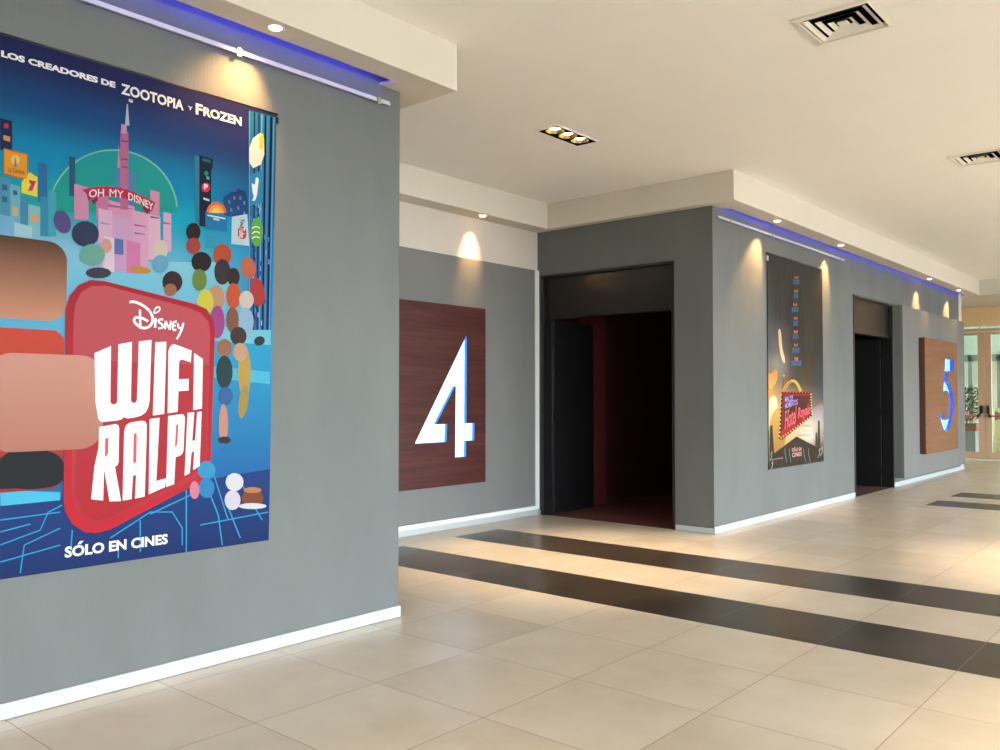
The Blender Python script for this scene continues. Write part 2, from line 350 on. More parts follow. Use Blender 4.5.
('picture',3,'87b8e4',None,[(1.699,1.618),(1.706,1.617),(1.706,1.589),(1.7,1.59)]),
('picture',3,'87b8e4',None,[(1.747,2.011),(1.754,2.011),(1.754,1.983),(1.747,1.983)]),
('picture',3,'203a80',None,[(1.725,1.316),(1.732,1.316),(1.732,1.287),(1.726,1.288)]),
('picture',3,'203a80',None,[(1.687,1.898),(1.694,1.898),(1.694,1.87),(1.688,1.87)]),
('picture',3,'87b8e4',None,[(1.792,1.717),(1.799,1.717),(1.799,1.689),(1.792,1.689)]),
('picture',3,'87b8e4',None,[(1.738,1.909),(1.745,1.909),(1.745,1.881),(1.738,1.881)]),
('picture',3,'b8d4ec',None,[(1.706,1.889),(1.713,1.889),(1.713,1.861),(1.706,1.861)]),
('picture',3,'203a80',None,[(1.698,1.746),(1.704,1.746),(1.705,1.718),(1.698,1.718)]),
('picture',3,'203a80',None,[(1.752,1.586),(1.759,1.586),(1.759,1.557),(1.753,1.558)]),
('picture',3,'b8d4ec',None,[(1.707,1.558),(1.714,1.557),(1.714,1.529),(1.707,1.53)]),
('picture',3,'87b8e4',None,[(1.736,1.987),(1.743,1.987),(1.743,1.958),(1.736,1.958)]),
('picture',3,'203a80',None,[(1.72,1.846),(1.727,1.846),(1.727,1.817),(1.721,1.817)]),
('picture',3,'203a80',None,[(1.763,1.995),(1.77,1.995),(1.77,1.966),(1.763,1.966)]),
('picture',3,'5a90d0',None,[(1.697,2.107),(1.704,2.107),(1.704,2.079),(1.697,2.079)]),
('picture',3,'5a90d0',None,[(1.722,1.642),(1.729,1.641),(1.729,1.613),(1.723,1.614)]),
('picture',3,'203a80',None,[(1.706,1.324),(1.713,1.323),(1.713,1.295),(1.706,1.296)]),
('picture',3,'b8d4ec',None,[(1.74,2.132),(1.747,2.132),(1.747,2.104),(1.741,2.104)]),
('picture',3,'203a80',None,[(1.801,1.312),(1.808,1.312),(1.808,1.283),(1.801,1.284)]),
('picture',3,'5a90d0',None,[(1.689,1.901),(1.695,1.901),(1.696,1.873),(1.689,1.873)]),
('picture',3,'b8d4ec',None,[(1.782,1.805),(1.789,1.805),(1.789,1.777),(1.782,1.777)]),
('picture',3,'87b8e4',None,[(1.721,1.994),(1.728,1.994),(1.728,1.966),(1.722,1.966)]),
('picture',3,'5a90d0',None,[(1.722,1.941),(1.728,1.941),(1.729,1.913),(1.722,1.913)]),
('picture',3,'b8d4ec',None,[(1.725,2.16),(1.731,2.16),(1.732,2.131),(1.725,2.131)]),
('picture',3,'203a80',None,[(1.742,1.84),(1.749,1.84),(1.749,1.812),(1.743,1.812)]),
('picture',3,'87b8e4',None,[(1.811,1.662),(1.818,1.662),(1.818,1.633),(1.811,1.634)]),
('picture',3,'5a90d0',None,[(1.808,1.797),(1.815,1.796),(1.815,1.768),(1.808,1.768)]),
('picture',3,'5a90d0',None,[(1.699,2.107),(1.705,2.107),(1.706,2.079),(1.699,2.078)]),
('picture',3,'b8d4ec',None,[(1.764,1.295),(1.771,1.295),(1.771,1.266),(1.764,1.267)]),
('picture',3,'203a80',None,[(1.755,1.645),(1.762,1.645),(1.762,1.617),(1.755,1.617)]),
('picture',3,'203a80',None,[(1.808,2.073),(1.815,2.073),(1.815,2.044),(1.808,2.044)]),
('picture',3,'5a90d0',None,[(1.782,1.806),(1.789,1.806),(1.789,1.777),(1.782,1.778)]),
('picture',3,'87b8e4',None,[(1.744,1.952),(1.751,1.952),(1.751,1.924),(1.744,1.924)]),
('picture',3,'87b8e4',None,[(1.746,1.973),(1.753,1.973),(1.753,1.945),(1.746,1.945)]),
('picture',3,'5a90d0',None,[(1.721,1.366),(1.728,1.365),(1.728,1.337),(1.721,1.337)]),
('picture',3,'203a80',None,[(1.745,2.143),(1.752,2.144),(1.752,2.115),(1.745,2.115)]),
('picture',3,'5a90d0',None,[(1.719,1.692),(1.726,1.692),(1.726,1.664),(1.719,1.664)]),
('picture',3,'203a80',None,[(1.737,1.933),(1.744,1.933),(1.744,1.905),(1.737,1.905)]),
('picture',3,'b8d4ec',None,[(1.698,1.329),(1.704,1.328),(1.705,1.3),(1.698,1.301)]),
('picture',3.2,'f2eee4',None,[(1.7,2.362),(1.749,2.406),(1.775,2.38),(1.778,2.282),(1.753,2.217),(1.703,2.186),(1.677,2.213),(1.676,2.298)]),
('picture',3.5,'f2d23c',None,[(1.743,2.386),(1.771,2.407),(1.771,2.321),(1.744,2.303)]),
('picture',3.2,'2a8cc4',None,[(1.681,2.142),(1.772,2.19),(1.767,1.992),(1.683,1.96)]),
('picture',3.5,'eef4f8',None,[(1.694,2.095),(1.716,2.09),(1.721,2.132),(1.73,2.137),(1.741,2.129),(1.737,2.088),(1.73,2.031),(1.717,1.997),(1.697,1.992),(1.708,2.019),(1.699,2.049)]),
('picture',3,'bcdcec',None,[(1.565,1.877),(1.666,1.91),(1.681,1.725),(1.563,1.721)]),
('picture',3.3,'c8333c',None,[(1.618,1.828),(1.646,1.83),(1.661,1.813),(1.661,1.778),(1.647,1.76),(1.619,1.759),(1.605,1.776),(1.605,1.81)]),
('picture',3.2,'62b24a',None,[(1.773,1.818),(1.771,1.791),(1.765,1.767),(1.756,1.747),(1.744,1.733),(1.73,1.727),(1.717,1.729),(1.705,1.74),(1.695,1.757),(1.689,1.779),(1.687,1.805),(1.689,1.831),(1.694,1.856),(1.704,1.876),(1.716,1.889),(1.729,1.896),(1.743,1.894),(1.755,1.884),(1.765,1.866),(1.771,1.844)]),
('picture',3.6,'f0f4ea',None,[(1.703,1.827),(1.705,1.831),(1.709,1.834),(1.713,1.837),(1.719,1.839),(1.726,1.841),(1.733,1.841),(1.738,1.84),(1.743,1.838),(1.746,1.835),(1.752,1.84),(1.748,1.844),(1.742,1.847),(1.734,1.848),(1.726,1.848),(1.718,1.846),(1.71,1.843),(1.704,1.839),(1.699,1.834),(1.696,1.829)]),
('picture',3.6,'f0f4ea',None,[(1.704,1.797),(1.705,1.801),(1.709,1.805),(1.714,1.808),(1.72,1.81),(1.726,1.811),(1.733,1.812),(1.739,1.811),(1.743,1.809),(1.746,1.805),(1.752,1.811),(1.748,1.815),(1.742,1.817),(1.735,1.819),(1.727,1.818),(1.718,1.817),(1.711,1.814),(1.704,1.81),(1.699,1.805),(1.696,1.799)]),
('picture',3.6,'f0f4ea',None,[(1.704,1.768),(1.706,1.772),(1.709,1.775),(1.714,1.778),(1.72,1.781),(1.727,1.782),(1.733,1.782),(1.739,1.781),(1.743,1.779),(1.746,1.776),(1.753,1.781),(1.749,1.785),(1.742,1.788),(1.735,1.789),(1.727,1.789),(1.719,1.787),(1.711,1.784),(1.704,1.78),(1.699,1.775),(1.696,1.77)]),
('picture',1,'8fd4ea','48b8e0',[(1.028,1.553),(1.463,1.605),(1.625,1.405),(1.834,1.273),(1.832,1.154),(0.627,1.319),(0.624,1.505)]),
('picture',1,'2cb2de','1a6cb4',[(1.405,1.246),(1.913,1.248),(1.919,0.419),(1.413,0.373)]),
('picture',1.2,'7fd2ea',None,[(1.46,1.244),(1.832,1.243),(1.831,1.154),(1.461,1.16)]),
('picture',1.2,'58c6e6',None,[(1.462,1.019),(1.829,0.993),(1.828,0.922),(1.463,0.952)]),
('picture',4,'2e3a5c',None,[(0.81,1.658),(0.801,1.633),(0.783,1.612),(0.759,1.599),(0.732,1.595),(0.708,1.601),(0.689,1.616),(0.678,1.638),(0.677,1.662),(0.685,1.687),(0.703,1.707),(0.727,1.721),(0.753,1.725),(0.778,1.72),(0.798,1.705),(0.809,1.683)]),
('picture',4,'d9a090',None,[(0.877,1.618),(0.875,1.603),(0.869,1.59),(0.859,1.581),(0.849,1.576),(0.838,1.578),(0.829,1.585),(0.823,1.596),(0.82,1.61),(0.822,1.625),(0.828,1.638),(0.837,1.647),(0.848,1.651),(0.859,1.65),(0.868,1.643),(0.874,1.632)]),
('picture',4,'5a4a86',None,[(0.668,1.723),(0.673,1.701),(0.672,1.68),(0.664,1.662),(0.651,1.651),(0.636,1.647),(0.62,1.652),(0.605,1.665),(0.595,1.684),(0.59,1.705),(0.592,1.726),(0.599,1.744),(0.611,1.755),(0.627,1.759),(0.643,1.754),(0.658,1.741)]),
('picture',4,'6fae9e',None,[(0.843,1.567),(0.838,1.545),(0.825,1.525),(0.804,1.511),(0.779,1.503),(0.755,1.505),(0.734,1.514),(0.72,1.531),(0.715,1.551),(0.72,1.573),(0.733,1.592),(0.753,1.607),(0.778,1.615),(0.802,1.614),(0.824,1.604),(0.838,1.588)]),
('picture',4,'3c3a44',None,[(0.875,1.479),(0.87,1.467),(0.856,1.457),(0.835,1.448),(0.81,1.444),(0.785,1.443),(0.764,1.447),(0.751,1.455),(0.746,1.465),(0.75,1.476),(0.764,1.486),(0.785,1.495),(0.809,1.5),(0.834,1.5),(0.855,1.497),(0.87,1.489)]),
('picture',4,'d8c8b8',None,[(1.179,1.636),(1.176,1.615),(1.167,1.596),(1.153,1.583),(1.138,1.577),(1.122,1.579),(1.108,1.589),(1.099,1.605),(1.096,1.626),(1.099,1.647),(1.108,1.665),(1.121,1.679),(1.137,1.685),(1.152,1.683),(1.166,1.673),(1.175,1.657)]),
('picture',4,'6aa8cc',None,[(1.184,1.554),(1.177,1.535),(1.164,1.519),(1.148,1.509),(1.129,1.506),(1.113,1.511),(1.1,1.523),(1.093,1.539),(1.092,1.558),(1.099,1.577),(1.112,1.592),(1.128,1.603),(1.146,1.606),(1.163,1.601),(1.177,1.59),(1.184,1.573)]),
('picture',4,'2a1c1c',None,[(1.371,1.762),(1.368,1.742),(1.359,1.724),(1.345,1.711),(1.328,1.705),(1.311,1.706),(1.297,1.715),(1.287,1.73),(1.284,1.749),(1.287,1.769),(1.296,1.787),(1.31,1.8),(1.327,1.806),(1.344,1.805),(1.358,1.796),(1.368,1.781)]),
('picture',4,'a8443c',None,[(1.372,1.684),(1.369,1.666),(1.359,1.65),(1.345,1.638),(1.328,1.632),(1.312,1.633),(1.297,1.642),(1.288,1.655),(1.284,1.672),(1.287,1.69),(1.297,1.706),(1.311,1.718),(1.327,1.724),(1.344,1.723),(1.359,1.715),(1.369,1.701)]),
('picture',4,'241a18',None,[(1.439,1.603),(1.434,1.58),(1.421,1.56),(1.401,1.546),(1.378,1.539),(1.354,1.54),(1.334,1.55),(1.321,1.567),(1.316,1.588),(1.321,1.61),(1.333,1.63),(1.353,1.644),(1.376,1.652),(1.4,1.65),(1.42,1.641),(1.434,1.624)]),
('picture',4,'6e8a3e',None,[(1.411,1.498),(1.407,1.474),(1.398,1.453),(1.383,1.439),(1.366,1.432),(1.349,1.435),(1.335,1.447),(1.325,1.466),(1.322,1.489),(1.325,1.513),(1.334,1.534),(1.348,1.548),(1.365,1.555),(1.382,1.552),(1.397,1.541),(1.407,1.522)]),
('picture',4,'b8502c',None,[(1.565,1.658),(1.561,1.633),(1.548,1.611),(1.529,1.595),(1.507,1.588),(1.485,1.59),(1.466,1.601),(1.454,1.62),(1.449,1.643),(1.453,1.668),(1.465,1.69),(1.484,1.706),(1.506,1.713),(1.528,1.712),(1.548,1.7),(1.561,1.682)]),
('picture',4,'3a3032',None,[(1.56,1.56),(1.556,1.531),(1.545,1.506),(1.528,1.488),(1.508,1.481),(1.488,1.484),(1.471,1.498),(1.46,1.521),(1.456,1.548),(1.459,1.576),(1.47,1.601),(1.487,1.619),(1.507,1.627),(1.527,1.624),(1.544,1.61),(1.556,1.587)]),
('picture',4,'3a2420',None,[(1.62,1.537),(1.617,1.517),(1.608,1.498),(1.594,1.486),(1.578,1.48),(1.563,1.482),(1.549,1.493),(1.54,1.509),(1.537,1.528),(1.54,1.549),(1.548,1.567),(1.562,1.58),(1.577,1.586),(1.593,1.584),(1.607,1.574),(1.616,1.557)]),
('picture',4,'d0582c',None,[(1.627,1.428),(1.623,1.399),(1.613,1.374),(1.598,1.357),(1.58,1.35),(1.561,1.354),(1.546,1.369),(1.536,1.392),(1.532,1.419),(1.535,1.448),(1.545,1.473),(1.56,1.49),(1.578,1.498),(1.597,1.494),(1.612,1.479),(1.623,1.456)]),
('picture',4,'cc6a50',None,[(1.724,1.609),(1.726,1.584),(1.72,1.561),(1.707,1.543),(1.689,1.534),(1.67,1.534),(1.651,1.543),(1.637,1.56),(1.628,1.583),(1.627,1.607),(1.633,1.63),(1.645,1.648),(1.663,1.658),(1.682,1.658),(1.701,1.649),(1.715,1.632)]),
('picture',4,'b83c34',None,[(1.787,1.474),(1.79,1.44),(1.785,1.41),(1.773,1.388),(1.755,1.378),(1.735,1.38),(1.716,1.394),(1.699,1.418),(1.689,1.449),(1.686,1.482),(1.69,1.512),(1.702,1.534),(1.719,1.545),(1.74,1.543),(1.759,1.529),(1.776,1.505)]),
('picture',4,'c89878',None,[(1.523,1.407),(1.52,1.379),(1.508,1.354),(1.492,1.337),(1.472,1.33),(1.452,1.334),(1.435,1.348),(1.424,1.371),(1.42,1.398),(1.424,1.426),(1.434,1.451),(1.451,1.468),(1.47,1.476),(1.49,1.472),(1.507,1.458),(1.519,1.435)]),
('picture',4,'a8488c',None,[(1.525,1.271),(1.522,1.235),(1.512,1.203),(1.497,1.182),(1.48,1.174),(1.462,1.18),(1.447,1.2),(1.437,1.229),(1.433,1.265),(1.436,1.301),(1.446,1.331),(1.46,1.353),(1.478,1.361),(1.496,1.356),(1.511,1.336),(1.521,1.307)]),
('picture',4,'dcd0c0',None,[(1.713,1.412),(1.71,1.391),(1.699,1.373),(1.683,1.36),(1.665,1.355),(1.646,1.357),(1.63,1.367),(1.62,1.384),(1.616,1.404),(1.619,1.425),(1.63,1.443),(1.645,1.456),(1.664,1.462),(1.682,1.459),(1.698,1.449),(1.709,1.433)]),
('picture',4,'9cc0e0',None,[(1.714,1.283),(1.71,1.25),(1.698,1.221),(1.68,1.202),(1.659,1.194),(1.638,1.2),(1.621,1.217),(1.609,1.244),(1.604,1.276),(1.608,1.309),(1.62,1.337),(1.637,1.357),(1.658,1.365),(1.679,1.36),(1.697,1.343),(1.709,1.316)]),
('picture',4,'35241f',None,[(1.266,1.472),(1.261,1.449),(1.249,1.428),(1.23,1.413),(1.208,1.407),(1.185,1.409),(1.167,1.42),(1.154,1.438),(1.149,1.461),(1.154,1.484),(1.166,1.504),(1.184,1.519),(1.206,1.526),(1.229,1.524),(1.248,1.513),(1.261,1.495)]),
('picture',4,'a86a4e',None,[(1.233,1.425),(1.23,1.412),(1.222,1.4),(1.21,1.391),(1.196,1.387),(1.182,1.389),(1.17,1.395),(1.162,1.406),(1.159,1.419),(1.162,1.432),(1.17,1.444),(1.182,1.453),(1.196,1.457),(1.21,1.456),(1.222,1.449),(1.23,1.439)]),
('picture',4,'d8d048',None,[(1.454,1.379),(1.451,1.351),(1.44,1.326),(1.424,1.309),(1.404,1.303),(1.385,1.307),(1.368,1.321),(1.357,1.343),(1.353,1.37),(1.357,1.398),(1.367,1.422),(1.384,1.439),(1.403,1.446),(1.422,1.443),(1.439,1.429),(1.45,1.406)]),
('picture',4,'c8923c',None,[(1.088,1.51),(1.082,1.503),(1.068,1.496),(1.048,1.493),(1.026,1.492),(1.003,1.494),(0.985,1.499),(0.973,1.505),(0.969,1.513),(0.975,1.52),(0.988,1.526),(1.008,1.53),(1.031,1.531),(1.053,1.529),(1.072,1.524),(1.084,1.518)]),
('picture',4,'8a5a40',None,[(1.615,1.288),(1.613,1.26),(1.604,1.235),(1.59,1.218),(1.574,1.212),(1.559,1.216),(1.545,1.232),(1.536,1.255),(1.533,1.283),(1.535,1.311),(1.544,1.336),(1.557,1.352),(1.573,1.359),(1.589,1.355),(1.603,1.34),(1.612,1.317)]),
('picture',4,'46302a',None,[(1.668,1.199),(1.664,1.178),(1.652,1.16),(1.635,1.148),(1.614,1.143),(1.593,1.146),(1.576,1.157),(1.564,1.173),(1.56,1.193),(1.564,1.213),(1.575,1.231),(1.592,1.244),(1.613,1.249),(1.634,1.246),(1.651,1.236),(1.663,1.219)]),
('picture',4,'c8a850',None,[(1.697,0.991),(1.694,0.933),(1.686,0.884),(1.672,0.852),(1.656,0.841),(1.64,0.852),(1.626,0.884),(1.616,0.932),(1.612,0.989),(1.615,1.045),(1.624,1.094),(1.637,1.127),(1.653,1.139),(1.67,1.128),(1.684,1.096),(1.693,1.048)]),
('picture',4,'d8a888',None,[(1.676,1.106),(1.672,1.086),(1.662,1.068),(1.646,1.056),(1.628,1.051),(1.609,1.055),(1.594,1.066),(1.583,1.082),(1.579,1.102),(1.583,1.123),(1.593,1.14),(1.608,1.153),(1.627,1.157),(1.645,1.154),(1.661,1.143),(1.672,1.127)]),
('picture',4,'a87050',None,[(1.571,1.125),(1.568,1.105),(1.558,1.087),(1.542,1.075),(1.525,1.071),(1.507,1.074),(1.492,1.085),(1.481,1.101),(1.478,1.121),(1.481,1.141),(1.491,1.158),(1.506,1.17),(1.524,1.175),(1.542,1.172),(1.557,1.162),(1.567,1.145)]),
('picture',4,'1f3f40',None,[(1.578,0.988),(1.574,0.952),(1.563,0.921),(1.546,0.9),(1.526,0.893),(1.506,0.9),(1.489,0.92),(1.478,0.95),(1.473,0.986),(1.477,1.021),(1.488,1.052),(1.505,1.073),(1.524,1.081),(1.545,1.074),(1.562,1.054),(1.574,1.024)]),
('picture',4,'3868a8',None,[(1.58,0.851),(1.577,0.831),(1.566,0.814),(1.551,0.802),(1.533,0.798),(1.516,0.803),(1.5,0.814),(1.49,0.831),(1.487,0.851),(1.49,0.87),(1.5,0.887),(1.515,0.899),(1.532,0.903),(1.55,0.899),(1.566,0.888),(1.576,0.871)]),
('picture',4,'d89884',None,[(1.551,0.692),(1.549,0.648),(1.543,0.611),(1.534,0.586),(1.523,0.578),(1.512,0.587),(1.502,0.612),(1.495,0.649),(1.493,0.693),(1.495,0.737),(1.5,0.773),(1.51,0.798),(1.521,0.807),(1.532,0.798),(1.542,0.773),(1.548,0.736)]),
('picture',4,'b89848',None,[(1.68,0.812),(1.672,0.776),(1.661,0.746),(1.648,0.727),(1.635,0.722),(1.625,0.731),(1.618,0.752),(1.616,0.784),(1.62,0.82),(1.627,0.856),(1.638,0.886),(1.651,0.905),(1.664,0.911),(1.674,0.902),(1.681,0.881),(1.683,0.849)]),
('picture',4,'2a2a30',None,[(1.57,0.6),(1.567,0.592),(1.558,0.586),(1.545,0.582),(1.529,0.581),(1.513,0.583),(1.5,0.588),(1.492,0.595),(1.488,0.603),(1.491,0.611),(1.5,0.617),(1.513,0.621),(1.529,0.622),(1.544,0.62),(1.558,0.615),(1.567,0.608)]),
('picture',4,'2e3a34',None,[(1.789,1.187),(1.79,1.176),(1.786,1.165),(1.777,1.156),(1.764,1.149),(1.75,1.146),(1.736,1.147),(1.725,1.153),(1.718,1.161),(1.717,1.172),(1.721,1.183),(1.73,1.192),(1.742,1.199),(1.757,1.202),(1.771,1.201),(1.782,1.196)]),
('picture',4.2,'5c3a28','dc9a7c',[(0.656,1.51),(0.653,1.533),(0.644,1.555),(0.63,1.574),(0.611,1.588),(0.589,1.597),(0.566,1.6),(0.352,1.6),(0.329,1.597),(0.307,1.588),(0.288,1.574),(0.274,1.555),(0.265,1.533),(0.262,1.51),(0.262,1.303),(0.265,1.28),(0.274,1.258),(0.288,1.239),(0.307,1.225),(0.329,1.216),(0.352,1.213),(0.566,1.213),(0.589,1.216),(0.611,1.225),(0.63,1.239),(0.644,1.258),(0.653,1.28),(0.656,1.303)]),
('picture',4.3,'da4c36','a8332a',[(0.648,1.109),(0.646,1.125),(0.64,1.139),(0.63,1.151),(0.618,1.161),(0.604,1.167),(0.588,1.169),(0.328,1.169),(0.312,1.167),(0.298,1.161),(0.286,1.151),(0.276,1.139),(0.27,1.125),(0.268,1.109),(0.268,0.461),(0.27,0.446),(0.276,0.431),(0.286,0.419),(0.298,0.409),(0.312,0.403),(0.328,0.401),(0.588,0.401),(0.604,0.403),(0.618,0.409),(0.63,0.419),(0.64,0.431),(0.646,0.446),(0.648,0.461)]),
('picture',5.5,'b5202f','d8222f',[(0.653,0.342),(0.663,0.283),(0.697,0.221),(0.756,0.174),(0.815,0.162),(0.886,0.174),(1.359,0.366),(1.425,0.405),(1.443,0.465),(1.464,1.194),(1.454,1.277),(1.41,1.336),(1.343,1.358),(0.84,1.434),(0.77,1.432),(0.712,1.401),(0.669,1.343),(0.651,1.272)]),
('picture',5.8,'cc5a64','c42c38',[(0.691,0.378),(0.701,0.308),(0.745,0.23),(0.805,0.199),(0.875,0.211),(1.341,0.389),(1.4,0.44),(1.418,0.506),(1.433,1.192),(1.423,1.264),(1.374,1.311),(1.302,1.333),(0.851,1.41),(0.78,1.403),(0.727,1.368),(0.698,1.305),(0.69,1.225)]),  # title board face, paler towards the top as painted-in sheen
('picture',5.9,'c93440','c0262f',[(0.707,1.028),(1.428,1.024),(1.412,0.484),(1.382,0.442),(0.885,0.235),(0.804,0.224),(0.755,0.264),(0.71,0.367)]),
('picture',5.95,'141416',None,[(0.444,0.566),(0.466,0.559),(0.487,0.552),(0.507,0.546),(0.526,0.54),(0.544,0.535),(0.561,0.53),(0.578,0.526),(0.593,0.522),(0.606,0.519),(0.619,0.515),(0.629,0.509),(0.637,0.502),(0.644,0.493),(0.649,0.484),(0.651,0.473),(0.652,0.461),(0.651,0.448),(0.646,0.436),(0.636,0.427),(0.622,0.419),(0.603,0.413),(0.58,0.409),(0.554,0.407),(0.523,0.407),(0.488,0.408),(0.458,0.413),(0.433,0.419),(0.412,0.429),(0.395,0.44),(0.382,0.455),(0.374,0.471),(0.37,0.491),(0.369,0.513),(0.372,0.531),(0.377,0.546),(0.385,0.557),(0.395,0.565),(0.409,0.569),(0.425,0.569)]),
('picture',5.3,'16161a',None,[(0.49,0.599),(0.526,0.596),(0.557,0.591),(0.585,0.583),(0.608,0.573),(0.626,0.561),(0.64,0.546),(0.649,0.529),(0.654,0.509),(0.653,0.487),(0.649,0.468),(0.64,0.452),(0.627,0.438),(0.609,0.428),(0.588,0.42),(0.563,0.415),(0.533,0.413),(0.5,0.414),(0.471,0.415),(0.444,0.416),(0.422,0.417),(0.402,0.417),(0.385,0.418),(0.372,0.419),(0.361,0.419),(0.354,0.42),(0.348,0.423),(0.344,0.43),(0.341,0.439),(0.34,0.45),(0.34,0.465),(0.342,0.483),(0.346,0.503),(0.351,0.526),(0.359,0.546),(0.371,0.563),(0.387,0.577),(0.407,0.587),(0.431,0.594),(0.458,0.598)]),
('picture',7,'e0a08e','c8846f',[(0.84,0.942),(0.836,0.971),(0.825,0.997),(0.808,1.02),(0.785,1.037),(0.758,1.048),(0.73,1.052),(0.413,1.052),(0.385,1.048),(0.358,1.037),(0.335,1.02),(0.318,0.997),(0.307,0.971),(0.303,0.942),(0.303,0.697),(0.307,0.668),(0.318,0.642),(0.335,0.619),(0.358,0.602),(0.385,0.591),(0.413,0.587),(0.73,0.587),(0.758,0.591),(0.785,0.602),(0.808,0.619),(0.825,0.642),(0.836,0.668),(0.84,0.697)]),
('picture',1,'1a3f86','14306c',[(0.321,0.372),(0.653,0.357),(0.785,0.151),(1.413,0.384),(1.919,0.419),(1.923,-0.006),(0.326,0.006)]),
('picture',1.5,'2fa8dc',None,[(0.375,0.157),(0.55,0.206),(0.586,0.288),(0.65,0.315),(0.647,0.321),(0.582,0.293),(0.547,0.211),(0.373,0.163)]),
('picture',1.5,'2fa8dc',None,[(0.465,0.016),(0.48,0.144),(0.642,0.204),(0.639,0.21),(0.476,0.148),(0.459,0.018)]),
('picture',1.5,'2fa8dc',None,[(0.373,0.272),(0.64,0.282),(0.639,0.288),(0.372,0.278)]),
('picture',1.5,'2fa8dc',None,[(0.888,0.126),(1.098,0.236),(1.218,0.224),(1.275,0.133),(1.276,0.043),(1.283,0.042),(1.282,0.135),(1.221,0.23),(1.095,0.242),(0.884,0.132)]),
('picture',1.5,'2fa8dc',None,[(1.039,0.203),(1.041,0.037),(1.048,0.036),(1.046,0.202)]),
('picture',1.5,'2fa8dc',None,[(1.098,0.225),(1.415,0.336),(1.412,0.343),(1.095,0.232)]),
('picture',1.5,'2fa8dc',None,[(1.409,0.372),(1.491,0.181),(1.518,0.011),(1.526,0.011),(1.499,0.183),(1.417,0.374)]),
('picture',1.5,'2fa8dc',None,[(1.604,0.403),(1.697,0.246),(1.779,0.121),(1.786,0.124),(1.704,0.249),(1.611,0.406)]),
('picture',1.5,'2fa8dc',None,[(0.924,0.114),(0.925,0.022),(0.932,0.021),(0.931,0.113)]),
('picture',1.5,'2fa8dc',None,[(0.693,0.069),(0.701,0.19),(0.695,0.192),(0.687,0.071)]),
('picture',1.5,'2fa8dc',None,[(1.296,0.338),(1.3,-0.02),(1.307,-0.021),(1.304,0.338)]),
('picture',1.5,'2fa8dc',None,[(0.376,0.078),(0.643,0.122),(0.641,0.128),(0.374,0.084)]),
('picture',1.5,'2fa8dc',None,[(1.534,0.261),(1.633,0.035),(1.641,0.037),(1.542,0.263)]),
('picture',1.5,'2fa8dc',None,[(1.386,0.135),(1.824,0.162),(1.822,0.169),(1.384,0.142)]),
('picture',1.5,'2fa8dc',None,[(0.374,0.217),(0.504,0.239),(0.502,0.245),(0.372,0.223)]),
('picture',1.5,'2fa8dc',None,[(1.452,0.436),(1.554,0.146),(1.562,0.148),(1.459,0.438)]),
('picture',1.6,'4fc8ee',None,[(0.371,0.414),(0.638,0.382),(0.639,0.343),(0.372,0.34)]),
('picture',6.2,'3d9fd4',None,[(1.474,0.436),(1.47,0.417),(1.458,0.401),(1.44,0.392),(1.419,0.389),(1.398,0.395),(1.38,0.407),(1.368,0.423),(1.364,0.443),(1.368,0.461),(1.38,0.477),(1.397,0.487),(1.418,0.489),(1.439,0.484),(1.457,0.472),(1.47,0.455)]),
('picture',6.2,'2f8cc8',None,[(1.469,0.335),(1.465,0.314),(1.455,0.297),(1.439,0.286),(1.42,0.284),(1.401,0.29),(1.386,0.303),(1.375,0.322),(1.371,0.343),(1.374,0.364),(1.385,0.381),(1.4,0.392),(1.419,0.395),(1.438,0.389),(1.454,0.376),(1.465,0.357)]),
('picture',6.2,'e88aa0',None,[(1.377,0.332),(1.375,0.313),(1.369,0.297),(1.359,0.288),(1.348,0.285),(1.336,0.29),(1.327,0.301),(1.32,0.318),(1.318,0.337),(1.32,0.355),(1.326,0.371),(1.335,0.381),(1.347,0.383),(1.358,0.379),(1.368,0.367),(1.375,0.351)]),
('picture',6.2,'ece6ee',None,[(1.653,0.355),(1.649,0.336),(1.637,0.32),(1.618,0.31),(1.595,0.308),(1.573,0.314),(1.554,0.326),(1.542,0.344),(1.537,0.364),(1.542,0.383),(1.554,0.399),(1.572,0.408),(1.594,0.411),(1.617,0.405),(1.636,0.393),(1.649,0.375)]),
('picture',6.2,'e4deea',None,[(1.635,0.253),(1.631,0.232),(1.62,0.214),(1.603,0.204),(1.583,0.201),(1.564,0.207),(1.547,0.221),(1.536,0.241),(1.532,0.263),(1.536,0.284),(1.546,0.301),(1.563,0.312),(1.582,0.315),(1.602,0.309),(1.619,0.295),(1.631,0.276)]),
('picture',6.2,'8a4a2c',None,[(1.788,0.251),(1.783,0.232),(1.767,0.216),(1.743,0.207),(1.714,0.206),(1.686,0.212),(1.663,0.226),(1.647,0.244),(1.641,0.264),(1.646,0.284),(1.662,0.299),(1.685,0.308),(1.713,0.31),(1.742,0.304),(1.766,0.29),(1.782,0.272)]),
('picture',6.2,'c88a50',None,[(1.774,0.299),(1.77,0.293),(1.756,0.288),(1.737,0.286),(1.714,0.287),(1.691,0.29),(1.671,0.295),(1.658,0.302),(1.654,0.309),(1.658,0.315),(1.671,0.32),(1.69,0.322),(1.713,0.322),(1.736,0.318),(1.756,0.313),(1.77,0.306)]),
('picture',6.2,'e8e8ea',None,[(1.809,0.202),(1.802,0.196),(1.781,0.193),(1.75,0.192),(1.714,0.194),(1.679,0.199),(1.649,0.205),(1.629,0.213),(1.622,0.22),(1.629,0.226),(1.649,0.23),(1.679,0.231),(1.714,0.229),(1.75,0.224),(1.781,0.217),(1.802,0.21)]),
